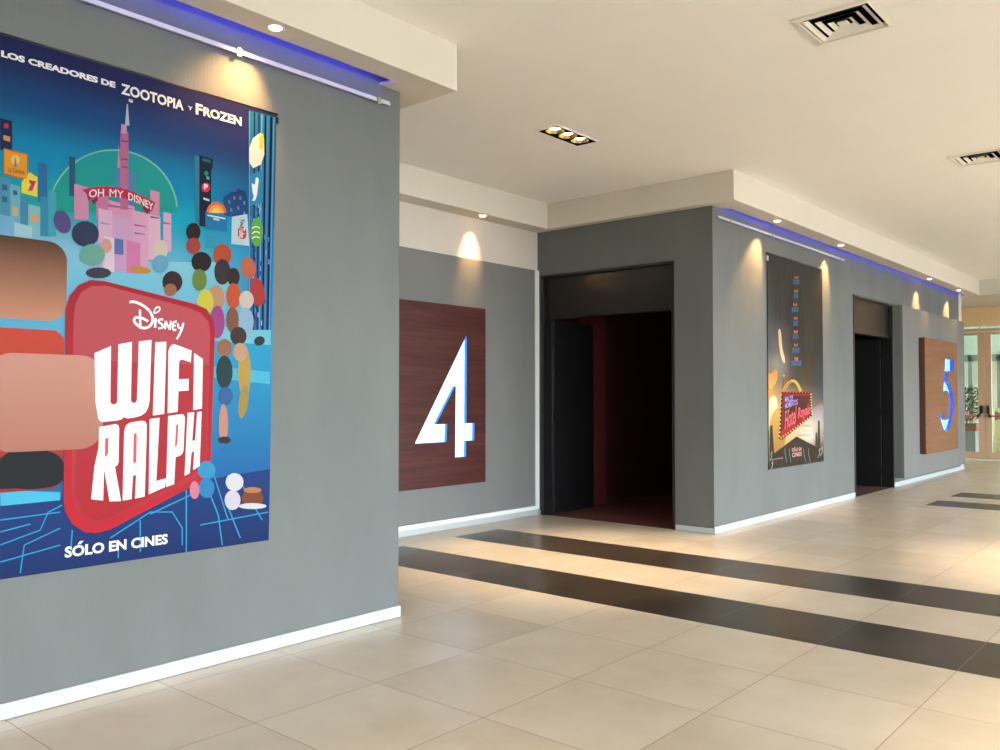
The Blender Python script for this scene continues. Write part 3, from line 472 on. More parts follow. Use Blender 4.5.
('title_lettering',8,'eef0f2',None,[(0.794,1.066),(0.877,1.105),(0.877,0.82),(0.883,0.81),(0.892,0.807),(0.904,0.809),(0.912,0.819),(0.915,1.115),(0.986,1.132),(0.984,0.829),(0.99,0.817),(0.998,0.814),(1.01,0.817),(1.016,0.829),(1.023,1.136),(1.092,1.147),(1.085,0.828),(1.079,0.794),(1.065,0.765),(1.04,0.748),(1.005,0.739),(0.966,0.734),(0.948,0.742),(0.934,0.729),(0.907,0.724),(0.831,0.718),(0.817,0.735),(0.802,0.82)]),
('title_lettering',8,'eef0f2',None,[(1.113,1.136),(1.175,1.142),(1.167,0.755),(1.103,0.747)]),
('title_lettering',8,'eef0f2',None,[(1.187,1.094),(1.195,1.114),(1.207,1.127),(1.224,1.13),(1.322,1.1),(1.317,1.035),(1.268,1.049),(1.254,1.045),(1.249,1.031),(1.247,0.941),(1.307,0.945),(1.306,0.881),(1.247,0.876),(1.243,0.765),(1.186,0.758)]),
('title_lettering',8,'eef0f2',None,[(1.337,1.087),(1.39,1.056),(1.387,0.781),(1.334,0.773)]),
('title_lettering',8,'eef0f2',None,[(0.822,0.694),(0.908,0.707),(0.919,0.7),(0.924,0.686),(0.923,0.512),(0.917,0.497),(0.904,0.489),(0.938,0.311),(0.879,0.315),(0.849,0.481),(0.846,0.323),(0.786,0.334),(0.801,0.499),(0.82,0.588)]),
('title_lettering',8,'eef0f2',None,[(0.95,0.659),(0.954,0.685),(0.964,0.703),(0.983,0.713),(1.042,0.721),(1.061,0.717),(1.07,0.703),(1.07,0.619),(1.063,0.324),(1.011,0.318),(1.016,0.439),(0.999,0.437),(0.993,0.317),(0.946,0.313)]),
('title_lettering',8,'eef0f2',None,[(1.086,0.729),(1.141,0.735),(1.126,0.4),(1.184,0.412),(1.175,0.364),(1.085,0.333)]),
('title_lettering',8,'eef0f2',None,[(1.189,0.743),(1.266,0.753),(1.28,0.747),(1.286,0.731),(1.28,0.557),(1.272,0.537),(1.258,0.527),(1.234,0.521),(1.227,0.376),(1.182,0.364)]),
('title_lettering',8,'eef0f2',None,[(1.301,0.758),(1.341,0.762),(1.33,0.604),(1.347,0.608),(1.359,0.762),(1.385,0.765),(1.376,0.464),(1.337,0.444),(1.343,0.548),(1.327,0.541),(1.317,0.429),(1.287,0.417)]),
('title_lettering',8.6,'cf3540',None,[(0.852,0.632),(0.86,0.639),(0.869,0.635),(0.869,0.561),(0.863,0.548),(0.852,0.542)]),
('title_lettering',8.6,'cf3540',None,[(1,0.651),(1.007,0.658),(1.017,0.652),(1.016,0.505),(0.999,0.501)]),
('title_lettering',8.6,'cf3540',None,[(1.235,0.69),(1.241,0.7),(1.248,0.694),(1.243,0.591),(1.238,0.58),(1.229,0.577)]),
('logo_lettering',8,'eef0f2',None,[(0.971,1.331),(0.973,1.331),(0.977,1.332),(0.982,1.333),(0.988,1.334),(0.995,1.334),(1.004,1.332),(1.015,1.329),(1.027,1.325),(1.038,1.32),(1.049,1.314),(1.059,1.307),(1.068,1.3),(1.076,1.292),(1.082,1.283),(1.086,1.274),(1.089,1.264),(1.09,1.255),(1.089,1.246),(1.087,1.239),(1.083,1.232),(1.077,1.226),(1.072,1.221),(1.065,1.217),(1.057,1.215),(1.05,1.214),(1.042,1.215),(1.035,1.217),(1.027,1.221),(1.02,1.225),(1.014,1.23),(1.009,1.235),(1.005,1.24),(1.003,1.244),(1.003,1.247),(1.003,1.249),(1.005,1.251),(1.007,1.253),(1.011,1.254),(1.017,1.254),(1.025,1.254),(1.033,1.252),(1.041,1.25),(1.049,1.248),(1.057,1.244),(1.063,1.241),(1.067,1.239),(1.069,1.238),(1.076,1.25),(1.074,1.251),(1.07,1.253),(1.063,1.256),(1.055,1.26),(1.046,1.264),(1.037,1.266),(1.028,1.267),(1.018,1.268),(1.009,1.267),(1.001,1.265),(0.995,1.26),(0.991,1.254),(0.989,1.246),(0.99,1.239),(0.993,1.232),(0.998,1.226),(1.004,1.22),(1.011,1.214),(1.019,1.209),(1.029,1.204),(1.039,1.201),(1.049,1.2),(1.06,1.201),(1.07,1.205),(1.079,1.21),(1.087,1.216),(1.094,1.224),(1.1,1.234),(1.104,1.244),(1.105,1.256),(1.103,1.267),(1.1,1.279),(1.094,1.29),(1.087,1.301),(1.079,1.31),(1.068,1.318),(1.057,1.326),(1.045,1.332),(1.033,1.338),(1.02,1.342),(1.008,1.346),(0.997,1.347),(0.988,1.348),(0.98,1.346),(0.975,1.345),(0.971,1.344),(0.97,1.344)]),
('logo_lettering',8,'eef0f2',None,[(1.021,1.302),(1.021,1.296),(1.021,1.284),(1.022,1.265),(1.023,1.239),(1.023,1.221),(1.024,1.208),(1.024,1.202),(1.036,1.203),(1.036,1.209),(1.036,1.222),(1.035,1.241),(1.034,1.266),(1.034,1.285),(1.033,1.297),(1.033,1.304)]),
('logo_lettering',8,'eef0f2',None,[(1.107,1.265),(1.106,1.262),(1.106,1.255),(1.106,1.245),(1.105,1.232),(1.105,1.223),(1.104,1.216),(1.104,1.213),(1.117,1.213),(1.118,1.216),(1.118,1.223),(1.118,1.233),(1.119,1.245),(1.12,1.255),(1.12,1.262),(1.12,1.265)]),
('logo_lettering',8,'eef0f2',None,[(1.107,1.289),(1.107,1.291),(1.108,1.293),(1.109,1.298),(1.11,1.303),(1.112,1.307),(1.115,1.312),(1.118,1.315),(1.122,1.319),(1.125,1.32),(1.127,1.321),(1.129,1.32),(1.131,1.318),(1.132,1.316),(1.132,1.314),(1.131,1.31),(1.128,1.306),(1.124,1.302),(1.12,1.299),(1.116,1.297),(1.11,1.296),(1.106,1.295),(1.103,1.294),(1.102,1.294),(1.103,1.286),(1.105,1.286),(1.108,1.287),(1.112,1.288),(1.118,1.29),(1.124,1.292),(1.129,1.296),(1.134,1.301),(1.138,1.307),(1.14,1.313),(1.14,1.318),(1.138,1.323),(1.134,1.327),(1.128,1.329),(1.123,1.328),(1.117,1.325),(1.112,1.321),(1.108,1.316),(1.105,1.311),(1.102,1.305),(1.101,1.299),(1.1,1.295),(1.099,1.292),(1.099,1.291)]),
('logo_lettering',8,'eef0f2',None,[(1.156,1.265),(1.155,1.265),(1.152,1.265),(1.147,1.265),(1.141,1.264),(1.135,1.263),(1.129,1.26),(1.125,1.255),(1.124,1.249),(1.125,1.243),(1.129,1.238),(1.134,1.235),(1.141,1.232),(1.145,1.229),(1.147,1.226),(1.148,1.224),(1.148,1.222),(1.147,1.221),(1.146,1.219),(1.143,1.218),(1.137,1.217),(1.132,1.216),(1.129,1.216),(1.128,1.216),(1.129,1.205),(1.131,1.205),(1.134,1.206),(1.139,1.206),(1.145,1.208),(1.152,1.21),(1.157,1.214),(1.159,1.22),(1.159,1.227),(1.157,1.232),(1.153,1.237),(1.147,1.241),(1.141,1.244),(1.137,1.247),(1.136,1.249),(1.135,1.249),(1.136,1.251),(1.136,1.252),(1.138,1.253),(1.142,1.253),(1.147,1.254),(1.152,1.254),(1.155,1.254),(1.156,1.254)]),
('logo_lettering',8,'eef0f2',None,[(1.172,1.209),(1.172,1.212),(1.173,1.217),(1.173,1.225),(1.174,1.236),(1.174,1.244),(1.175,1.249),(1.175,1.252),(1.163,1.252),(1.163,1.249),(1.163,1.244),(1.162,1.236),(1.161,1.225),(1.161,1.217),(1.161,1.212),(1.16,1.209)]),
('logo_lettering',8,'eef0f2',None,[(1.164,1.249),(1.165,1.246),(1.168,1.241),(1.173,1.232),(1.179,1.221),(1.184,1.213),(1.187,1.207),(1.189,1.204),(1.199,1.21),(1.197,1.213),(1.194,1.218),(1.19,1.227),(1.183,1.238),(1.179,1.246),(1.176,1.252),(1.174,1.255)]),
('logo_lettering',8,'eef0f2',None,[(1.2,1.207),(1.2,1.21),(1.201,1.216),(1.202,1.225),(1.203,1.237),(1.204,1.246),(1.205,1.252),(1.206,1.255),(1.194,1.256),(1.194,1.253),(1.193,1.247),(1.192,1.238),(1.19,1.226),(1.189,1.216),(1.188,1.21),(1.188,1.207)]),
('logo_lettering',8,'eef0f2',None,[(1.233,1.259),(1.232,1.259),(1.229,1.259),(1.225,1.258),(1.218,1.256),(1.211,1.251),(1.207,1.243),(1.205,1.233),(1.205,1.221),(1.206,1.212),(1.209,1.205),(1.217,1.201),(1.224,1.202),(1.228,1.203),(1.231,1.204),(1.232,1.204),(1.23,1.215),(1.229,1.214),(1.226,1.214),(1.222,1.213),(1.219,1.212),(1.219,1.212),(1.217,1.215),(1.216,1.222),(1.217,1.233),(1.218,1.24),(1.22,1.245),(1.222,1.246),(1.227,1.247),(1.231,1.248),(1.234,1.248),(1.235,1.249)]),
('logo_lettering',8,'eef0f2',None,[(1.212,1.223),(1.213,1.224),(1.215,1.224),(1.219,1.225),(1.223,1.226),(1.227,1.227),(1.229,1.227),(1.23,1.227),(1.228,1.237),(1.227,1.237),(1.225,1.237),(1.221,1.236),(1.217,1.235),(1.213,1.234),(1.211,1.233),(1.21,1.233)]),
('logo_lettering',8,'eef0f2',None,[(1.234,1.244),(1.234,1.242),(1.234,1.239),(1.235,1.233),(1.236,1.225),(1.239,1.219),(1.245,1.214),(1.252,1.213),(1.259,1.215),(1.264,1.216),(1.267,1.217),(1.268,1.217),(1.266,1.228),(1.264,1.228),(1.261,1.227),(1.257,1.225),(1.252,1.224),(1.25,1.224),(1.249,1.225),(1.248,1.229),(1.247,1.235),(1.246,1.241),(1.246,1.244),(1.246,1.246)]),
('logo_lettering',8,'eef0f2',None,[(1.266,1.25),(1.266,1.248),(1.264,1.242),(1.262,1.234),(1.26,1.223),(1.256,1.213),(1.252,1.202),(1.246,1.19),(1.239,1.178),(1.234,1.169),(1.231,1.163),(1.229,1.16),(1.239,1.155),(1.241,1.158),(1.244,1.164),(1.25,1.173),(1.257,1.185),(1.263,1.198),(1.268,1.209),(1.271,1.221),(1.274,1.232),(1.276,1.24),(1.277,1.246),(1.278,1.248)]),
('picture2',4,'3a1a18',None,[(0.392,0.948),(1.358,0.956),(1.396,0.63),(0.37,0.343),(0.291,0.366)]),
('picture2',4.5,'8f1c24',None,[(0.442,0.928),(1.312,0.93),(1.328,0.657),(0.4,0.386),(0.351,0.391)]),
('picture2',4.6,'4a2420',None,[(0.476,0.898),(1.289,0.905),(1.286,0.76),(0.977,0.704),(0.545,0.563),(0.432,0.485)]),
('picture2',4.7,'b01f2c',None,[(0.402,0.466),(0.909,0.544),(1.329,0.674),(1.328,0.648),(0.38,0.366),(0.351,0.391)]),
('picture2',4.9,'f2c868',None,[(0.401,0.912),(0.395,0.904),(0.379,0.901),(0.363,0.904),(0.357,0.912),(0.363,0.919),(0.379,0.923),(0.395,0.92)]),
('picture2',4.9,'f2c868',None,[(0.395,0.86),(0.389,0.852),(0.373,0.849),(0.357,0.852),(0.351,0.86),(0.357,0.868),(0.373,0.871),(0.389,0.867)]),
('picture2',4.9,'f2c868',None,[(0.389,0.808),(0.383,0.8),(0.367,0.797),(0.351,0.8),(0.345,0.808),(0.351,0.816),(0.367,0.819),(0.383,0.816)]),
('picture2',4.9,'f2c868',None,[(0.383,0.756),(0.376,0.748),(0.361,0.745),(0.345,0.748),(0.339,0.756),(0.345,0.764),(0.361,0.767),(0.377,0.764)]),
('picture2',4.9,'f2c868',None,[(0.377,0.704),(0.37,0.696),(0.355,0.693),(0.339,0.697),(0.333,0.704),(0.339,0.712),(0.355,0.715),(0.371,0.712)]),
('picture2',4.9,'f2c868',None,[(0.371,0.652),(0.364,0.644),(0.349,0.641),(0.333,0.645),(0.327,0.653),(0.333,0.66),(0.349,0.663),(0.365,0.66)]),
('picture2',4.9,'f2c868',None,[(0.365,0.6),(0.358,0.593),(0.343,0.59),(0.327,0.593),(0.321,0.601),(0.327,0.609),(0.343,0.612),(0.359,0.608)]),
('picture2',4.9,'f2c868',None,[(0.359,0.549),(0.352,0.541),(0.337,0.538),(0.321,0.542),(0.315,0.55),(0.321,0.557),(0.337,0.56),(0.353,0.556)]),
('picture2',4.9,'f2c868',None,[(0.353,0.497),(0.346,0.489),(0.331,0.487),(0.315,0.49),(0.309,0.498),(0.315,0.506),(0.331,0.508),(0.347,0.505)]),
('picture2',4.9,'f2c868',None,[(0.347,0.445),(0.34,0.438),(0.325,0.435),(0.309,0.439),(0.303,0.447),(0.309,0.454),(0.325,0.457),(0.341,0.453)]),
('picture2',4.9,'f2c868',None,[(0.341,0.394),(0.334,0.386),(0.319,0.384),(0.303,0.387),(0.297,0.395),(0.303,0.403),(0.319,0.405),(0.335,0.402)]),
('picture2',4.9,'f2c868',None,[(0.385,0.367),(0.379,0.36),(0.363,0.357),(0.347,0.361),(0.341,0.369),(0.347,0.377),(0.363,0.379),(0.379,0.375)]),
('picture2',4.9,'f2c868',None,[(0.461,0.387),(0.454,0.38),(0.438,0.377),(0.422,0.381),(0.416,0.389),(0.423,0.396),(0.439,0.399),(0.454,0.395)]),
('picture2',4.9,'f2c868',None,[(0.537,0.407),(0.531,0.399),(0.514,0.397),(0.498,0.4),(0.492,0.409),(0.499,0.416),(0.515,0.419),(0.531,0.415)]),
('picture2',4.9,'f2c868',None,[(0.615,0.427),(0.608,0.419),(0.591,0.417),(0.575,0.421),(0.569,0.429),(0.576,0.436),(0.592,0.439),(0.608,0.435)]),
('picture2',4.9,'f2c868',None,[(0.693,0.448),(0.686,0.44),(0.669,0.437),(0.653,0.441),(0.646,0.449),(0.653,0.457),(0.67,0.459),(0.686,0.456)]),
('picture2',4.9,'f2c868',None,[(0.772,0.468),(0.765,0.46),(0.748,0.457),(0.731,0.461),(0.725,0.469),(0.732,0.477),(0.748,0.48),(0.765,0.476)]),
('picture2',4.9,'f2c868',None,[(0.852,0.489),(0.844,0.481),(0.828,0.478),(0.811,0.482),(0.804,0.49),(0.811,0.498),(0.828,0.501),(0.845,0.497)]),
('picture2',4.9,'f2c868',None,[(0.932,0.51),(0.925,0.502),(0.908,0.499),(0.891,0.503),(0.884,0.511),(0.892,0.519),(0.909,0.522),(0.925,0.518)]),
('picture2',4.9,'f2c868',None,[(1.014,0.531),(1.007,0.523),(0.989,0.52),(0.972,0.524),(0.965,0.532),(0.973,0.54),(0.99,0.543),(1.007,0.539)]),
('picture2',4.9,'f2c868',None,[(1.097,0.553),(1.089,0.545),(1.072,0.542),(1.054,0.545),(1.047,0.554),(1.055,0.562),(1.072,0.565),(1.089,0.561)]),
('picture2',4.9,'f2c868',None,[(1.18,0.574),(1.172,0.566),(1.155,0.563),(1.137,0.567),(1.13,0.575),(1.138,0.584),(1.155,0.587),(1.173,0.583)]),
('picture2',4.9,'f2c868',None,[(1.264,0.596),(1.257,0.588),(1.239,0.585),(1.221,0.589),(1.214,0.597),(1.222,0.606),(1.24,0.609),(1.257,0.605)]),
('picture2',4.9,'f2c868',None,[(1.35,0.619),(1.342,0.611),(1.324,0.607),(1.306,0.611),(1.299,0.62),(1.307,0.628),(1.325,0.631),(1.343,0.627)]),
('picture2',4.9,'f2c868',None,[(1.409,0.659),(1.401,0.651),(1.383,0.648),(1.365,0.652),(1.357,0.66),(1.365,0.668),(1.383,0.671),(1.401,0.668)]),
('picture2',4.9,'f2c868',None,[(1.405,0.697),(1.397,0.689),(1.379,0.685),(1.361,0.689),(1.354,0.697),(1.362,0.706),(1.38,0.709),(1.398,0.705)]),
('picture2',4.9,'f2c868',None,[(1.402,0.735),(1.394,0.726),(1.376,0.723),(1.358,0.727),(1.351,0.735),(1.358,0.743),(1.377,0.747),(1.395,0.743)]),
('picture2',4.9,'f2c868',None,[(1.398,0.772),(1.391,0.764),(1.373,0.761),(1.355,0.764),(1.347,0.773),(1.355,0.781),(1.373,0.784),(1.391,0.781)]),
('picture2',4.9,'f2c868',None,[(1.395,0.81),(1.387,0.801),(1.369,0.798),(1.351,0.802),(1.344,0.81),(1.352,0.818),(1.37,0.822),(1.388,0.818)]),
('picture2',4.9,'f2c868',None,[(1.392,0.847),(1.384,0.839),(1.366,0.836),(1.348,0.839),(1.341,0.848),(1.348,0.856),(1.367,0.859),(1.384,0.856)]),
('picture2',4.9,'f2c868',None,[(1.388,0.885),(1.381,0.877),(1.363,0.873),(1.345,0.877),(1.337,0.885),(1.345,0.893),(1.363,0.897),(1.381,0.893)]),
('picture2',4.9,'f2c868',None,[(1.385,0.923),(1.377,0.914),(1.359,0.911),(1.341,0.914),(1.334,0.922),(1.342,0.931),(1.36,0.934),(1.378,0.931)]),
('picture2',4.9,'d84a48',None,[(0.483,0.942),(0.476,0.934),(0.46,0.931),(0.444,0.934),(0.438,0.942),(0.444,0.95),(0.46,0.953),(0.476,0.95)]),
('picture2',4.9,'d84a48',None,[(0.581,0.942),(0.574,0.935),(0.558,0.931),(0.542,0.934),(0.535,0.942),(0.542,0.95),(0.558,0.954),(0.574,0.95)]),
('picture2',4.9,'d84a48',None,[(0.68,0.943),(0.673,0.935),(0.657,0.932),(0.64,0.935),(0.634,0.943),(0.641,0.951),(0.657,0.954),(0.674,0.951)]),
('picture2',4.9,'d84a48',None,[(0.781,0.943),(0.774,0.935),(0.757,0.932),(0.741,0.935),(0.734,0.943),(0.741,0.951),(0.758,0.955),(0.774,0.951)]),
('picture2',4.9,'d84a48',None,[(0.883,0.944),(0.876,0.936),(0.859,0.932),(0.842,0.935),(0.835,0.944),(0.842,0.952),(0.859,0.955),(0.876,0.952)]),
('picture2',4.9,'d84a48',None,[(0.987,0.944),(0.979,0.936),(0.962,0.933),(0.945,0.936),(0.938,0.944),(0.945,0.952),(0.963,0.956),(0.98,0.952)]),
('picture2',4.9,'d84a48',None,[(1.092,0.945),(1.084,0.936),(1.067,0.933),(1.05,0.936),(1.043,0.944),(1.05,0.953),(1.067,0.956),(1.085,0.953)]),
('picture2',4.9,'d84a48',None,[(1.198,0.945),(1.191,0.937),(1.173,0.933),(1.155,0.937),(1.148,0.945),(1.156,0.953),(1.174,0.957),(1.191,0.953)]),
('picture2',4.9,'d84a48',None,[(1.306,0.945),(1.299,0.937),(1.281,0.934),(1.263,0.937),(1.256,0.945),(1.263,0.954),(1.281,0.957),(1.299,0.954)]),
('picture2',3.8,'e0b048',None,[(0.477,0.956),(0.482,0.959),(0.493,0.966),(0.509,0.976),(0.531,0.99),(0.553,1.003),(0.576,1.016),(0.6,1.029),(0.625,1.041),(0.649,1.052),(0.672,1.061),(0.695,1.068),(0.715,1.073),(0.733,1.076),(0.749,1.077),(0.766,1.076),(0.784,1.074),(0.802,1.07),(0.822,1.064),(0.841,1.056),(0.861,1.045),(0.881,1.033),(0.902,1.018),(0.922,1.002),(0.943,0.983),(0.959,0.968),(0.969,0.959),(0.974,0.954),(1.056,0.968),(1.05,0.973),(1.04,0.982),(1.024,0.997),(1.002,1.016),(0.98,1.035),(0.957,1.051),(0.933,1.065),(0.908,1.078),(0.881,1.089),(0.852,1.098),(0.82,1.105),(0.785,1.109),(0.749,1.11),(0.714,1.108),(0.679,1.102),(0.648,1.095),(0.619,1.085),(0.59,1.075),(0.562,1.062),(0.535,1.049),(0.51,1.035),(0.486,1.021),(0.462,1.007),(0.44,0.993),(0.424,0.983),(0.414,0.976),(0.408,0.973)]),
('picture2',3.9,'b07838',None,[(0.468,0.964),(0.494,0.981),(0.544,1.013),(0.604,1.042),(0.676,1.068),(0.713,1.081),(0.687,1.092),(0.65,1.079),(0.577,1.052),(0.514,1.022),(0.462,0.988),(0.437,0.972)]),
('picture2',3.5,'8a5a34',None,[(0.451,1.154),(0.412,0.968),(0.443,0.968),(0.482,1.154)]),
('picture2',3.6,'f0b878',None,[(0.497,1.155),(0.491,1.146),(0.475,1.141),(0.457,1.141),(0.442,1.145),(0.436,1.154),(0.442,1.162),(0.457,1.167),(0.476,1.168),(0.491,1.163)]),
('picture2',3,'2e2a26',None,[(0.015,0.204),(0.167,0.197),(0.862,0.374),(1.745,0.163),(1.849,0.026),(0.011,0.01)]),
('picture2',3,'332e2a',None,[(0.044,0.535),(0.102,0.543),(0.152,0.178),(0.014,0.165),(0.018,0.36)]),
('picture2',3,'3c3630',None,[(1.614,0.565),(1.672,0.564),(1.686,0.166),(1.592,0.192)]),
('picture2',3,'4a443e',None,[(1.516,0.39),(1.575,0.41),(1.604,0.191),(1.5,0.207)]),
('picture2',3.5,'8a8880',None,[(0.469,0.238),(0.478,0.161),(0.526,0.057),(0.542,0.058),(0.494,0.161),(0.485,0.238)]),
('picture2',3.5,'8a8880',None,[(0.606,0.232),(0.615,0.154),(0.664,0.049),(0.68,0.05),(0.631,0.154),(0.622,0.232)]),
('picture2',3.5,'8a8880',None,[(1.087,0.21),(1.096,0.13),(1.148,0.022),(1.165,0.022),(1.113,0.13),(1.104,0.21)]),
('picture2',3.5,'8a8880',None,[(1.247,0.203),(1.256,0.122),(1.31,0.012),(1.327,0.013),(1.273,0.122),(1.264,0.203)]),
('picture2',3.5,'b8b4a8',None,[(1.635,0.145),(1.665,0.188),(1.64,0.104),(1.581,0.064),(1.597,0.06),(1.658,0.101),(1.684,0.189),(1.618,0.149)]),
('picture2',3.5,'b8b4a8',None,[(1.724,0.163),(1.755,0.206),(1.729,0.121),(1.669,0.081),(1.686,0.077),(1.747,0.119),(1.773,0.207),(1.707,0.166)]),
('picture2',3.5,'b8b4a8',None,[(0.054,0.182),(0.078,0.22),(0.058,0.144),(0.011,0.108),(0.024,0.105),(0.072,0.142),(0.093,0.221),(0.04,0.185)]),
('picture2',3.5,'b8b4a8',None,[(0.075,0.063),(0.1,0.102),(0.079,0.026),(0.032,-0.01),(0.045,-0.013),(0.094,0.023),(0.115,0.102),(0.062,0.066)]),
('picture2',3.4,'8a8478',None,[(0.048,0.111),(0.397,0.116),(0.393,0.127),(0.044,0.122)]),
('picture2',3.6,'d05a48',None,[(0.415,0.121),(0.409,0.114),(0.395,0.112),(0.381,0.115),(0.375,0.123),(0.381,0.129),(0.395,0.132),(0.409,0.128)]),
('picture2',3.5,'6a6258',None,[(0.942,0.505),(0.98,0.506),(0.976,0.517),(0.938,0.516)]),
('picture2',3.5,'6a6258',None,[(1.012,0.503),(1.05,0.504),(1.046,0.516),(1.008,0.515)]),
('picture2',3.5,'6a6258',None,[(1.083,0.501),(1.121,0.502),(1.117,0.514),(1.078,0.513)]),
('picture2',3.5,'6a6258',None,[(1.154,0.499),(1.193,0.5),(1.188,0.512),(1.15,0.511)]),
('picture2',3.5,'6a6258',None,[(1.226,0.497),(1.265,0.498),(1.261,0.51),(1.222,0.509)]),
('picture2',3.5,'6a6258',None,[(1.298,0.495),(1.338,0.497),(1.334,0.509),(1.294,0.507)]),
('picture2',3.5,'6a6258',None,[(0.918,0.383),(0.955,0.383),(0.951,0.395),(0.914,0.394)]),
('picture2',3.5,'6a6258',None,[(0.987,0.38),(1.025,0.381),(1.021,0.393),(0.983,0.392)]),
('picture2',3.5,'6a6258',None,[(1.058,0.378),(1.096,0.379),(1.092,0.391),(1.054,0.39)]),
('picture2',3.5,'6a6258',None,[(1.129,0.375),(1.167,0.376),(1.163,0.388),(1.125,0.387)]),
('picture2',3.5,'6a6258',None,[(1.201,0.373),(1.24,0.374),(1.235,0.386),(1.196,0.385)]),
('picture2',3.5,'6a6258',None,[(1.273,0.371),(1.312,0.371),(1.308,0.383),(1.269,0.383)]),
('credit_lettering',4,'c87848',None,[(0.84,2.455),(0.872,2.465),(0.871,2.427),(0.839,2.42)]),
('credit_lettering',4,'c87848',None,[(0.882,2.449),(0.915,2.459),(0.914,2.431),(0.882,2.424)]),
('credit_lettering',4,'c87848',None,[(0.925,2.464),(0.958,2.474),(0.957,2.436),(0.925,2.428)]),
('credit_lettering',4,'3f5f94',None,[(0.791,2.406),(0.852,2.417),(0.85,2.35),(0.79,2.34)]),
('credit_lettering',4,'3f5f94',None,[(0.862,2.414),(0.923,2.424),(0.921,2.357),(0.861,2.347)]),
('credit_lettering',4,'3f5f94',None,[(0.933,2.421),(0.995,2.432),(0.993,2.364),(0.932,2.354)]),
('credit_lettering',4,'c87848',None,[(0.825,2.274),(0.857,2.284),(0.857,2.246),(0.825,2.239)]),
('credit_lettering',4,'c87848',None,[(0.868,2.268),(0.9,2.277),(0.899,2.25),(0.867,2.243)]),
('credit_lettering',4,'c87848',None,[(0.911,2.282),(0.943,2.292),(0.942,2.254),(0.91,2.247)]),
('credit_lettering',4,'3f5f94',None,[(0.808,2.225),(0.872,2.235),(0.871,2.168),(0.807,2.158)]),
('credit_lettering',4,'3f5f94',None,[(0.883,2.232),(0.947,2.242),(0.946,2.174),(0.881,2.165)]),
('credit_lettering',4,'c87848',None,[(0.79,2.097),(0.822,2.105),(0.821,2.068),(0.789,2.061)]),
('credit_lettering',4,'c87848',None,[(0.832,2.09),(0.864,2.098),(0.863,2.071),(0.831,2.065)]),
('credit_lettering',4,'c87848',None,[(0.875,2.104),(0.907,2.112),(0.906,2.075),(0.874,2.068)]),
('credit_lettering',4,'3f5f94',None,[(0.731,2.042),(0.798,2.051),(0.796,1.985),(0.73,1.976)]),
('credit_lettering',4,'3f5f94',None,[(0.808,2.048),(0.875,2.058),(0.874,1.991),(0.807,1.982)]),
('credit_lettering',4,'3f5f94',None,[(0.886,2.054),(0.954,2.064),(0.952,1.997),(0.884,1.987)]),
('credit_lettering',4,'c87848',None,[(0.802,1.921),(0.834,1.929),(0.833,1.892),(0.801,1.886)]),
('credit_lettering',4,'c87848',None,[(0.844,1.914),(0.876,1.922),(0.875,1.895),(0.843,1.889)]),
('credit_lettering',4,'c87848',None,[(0.887,1.927),(0.919,1.936),(0.918,1.898),(0.886,1.891)]),
('credit_lettering',4,'3f5f94',None,[(0.785,1.87),(0.848,1.878),(0.847,1.812),(0.783,1.804)]),
('credit_lettering',4,'3f5f94',None,[(0.859,1.875),(0.923,1.884),(0.921,1.816),(0.857,1.808)]),
('credit_lettering',4,'c87848',None,[(0.803,1.745),(0.835,1.753),(0.834,1.715),(0.802,1.709)]),
('credit_lettering',4,'c87848',None,[(0.845,1.737),(0.877,1.745),(0.877,1.718),(0.845,1.712)]),
('credit_lettering',4,'c87848',None,[(0.888,1.75),(0.92,1.758),(0.919,1.72),(0.887,1.714)]),
('credit_lettering',4,'3f5f94',None,[(0.765,1.697),(0.818,1.704),(0.817,1.638),(0.764,1.631)]),
('credit_lettering',4,'3f5f94',None,[(0.828,1.7),(0.882,1.708),(0.88,1.641),(0.827,1.634)]),
('credit_lettering',4,'3f5f94',None,[(0.892,1.704),(0.946,1.711),(0.944,1.644),(0.891,1.637)]),
('credit_lettering',4,'c87848',None,[(0.81,1.573),(0.842,1.581),(0.841,1.543),(0.809,1.538)]),
('credit_lettering',4,'c87848',None,[(0.852,1.564),(0.884,1.572),(0.883,1.545),(0.851,1.539)]),
('credit_lettering',4,'c87848',None,[(0.895,1.577),(0.927,1.585),(0.926,1.547),(0.894,1.541)]),
('credit_lettering',4,'3f5f94',None,[(0.751,1.516),(0.817,1.523),(0.816,1.457),(0.749,1.45)]),
('credit_lettering',4,'3f5f94',None,[(0.828,1.52),(0.895,1.527),(0.894,1.46),(0.826,1.453)]),
('credit_lettering',4,'3f5f94',None,[(0.906,1.523),(0.974,1.53),(0.972,1.463),(0.904,1.456)]),
('credit_lettering',4,'c87848',None,[(0.817,1.401),(0.848,1.408),(0.848,1.371),(0.816,1.366)]),
('credit_lettering',4,'c87848',None,[(0.859,1.392),(0.891,1.4),(0.89,1.372),(0.858,1.367)]),
('credit_lettering',4,'c87848',None,[(0.901,1.404),(0.934,1.411),(0.933,1.374),(0.901,1.369)]),
('credit_lettering',4,'3f5f94',None,[(0.768,1.35),(0.828,1.356),(0.826,1.289),(0.767,1.284)]),
('credit_lettering',4,'3f5f94',None,[(0.838,1.352),(0.899,1.358),(0.897,1.291),(0.837,1.286)]),
('credit_lettering',4,'3f5f94',None,[(0.909,1.354),(0.97,1.36),(0.969,1.293),(0.908,1.288)]),
('credit_lettering',4,'c87848',None,[(0.816,1.38),(0.848,1.388),(0.847,1.35),(0.815,1.345)]),
('credit_lettering',4,'c87848',None,[(0.858,1.371),(0.89,1.379),(0.89,1.352),(0.858,1.346)]),
('credit_lettering',4,'c87848',None,[(0.901,1.383),(0.933,1.391),(0.932,1.353),(0.9,1.348)]),
('credit_lettering',4,'3f5f94',None,[(0.706,1.35),(0.762,1.356),(0.76,1.29),(0.704,1.284)]),
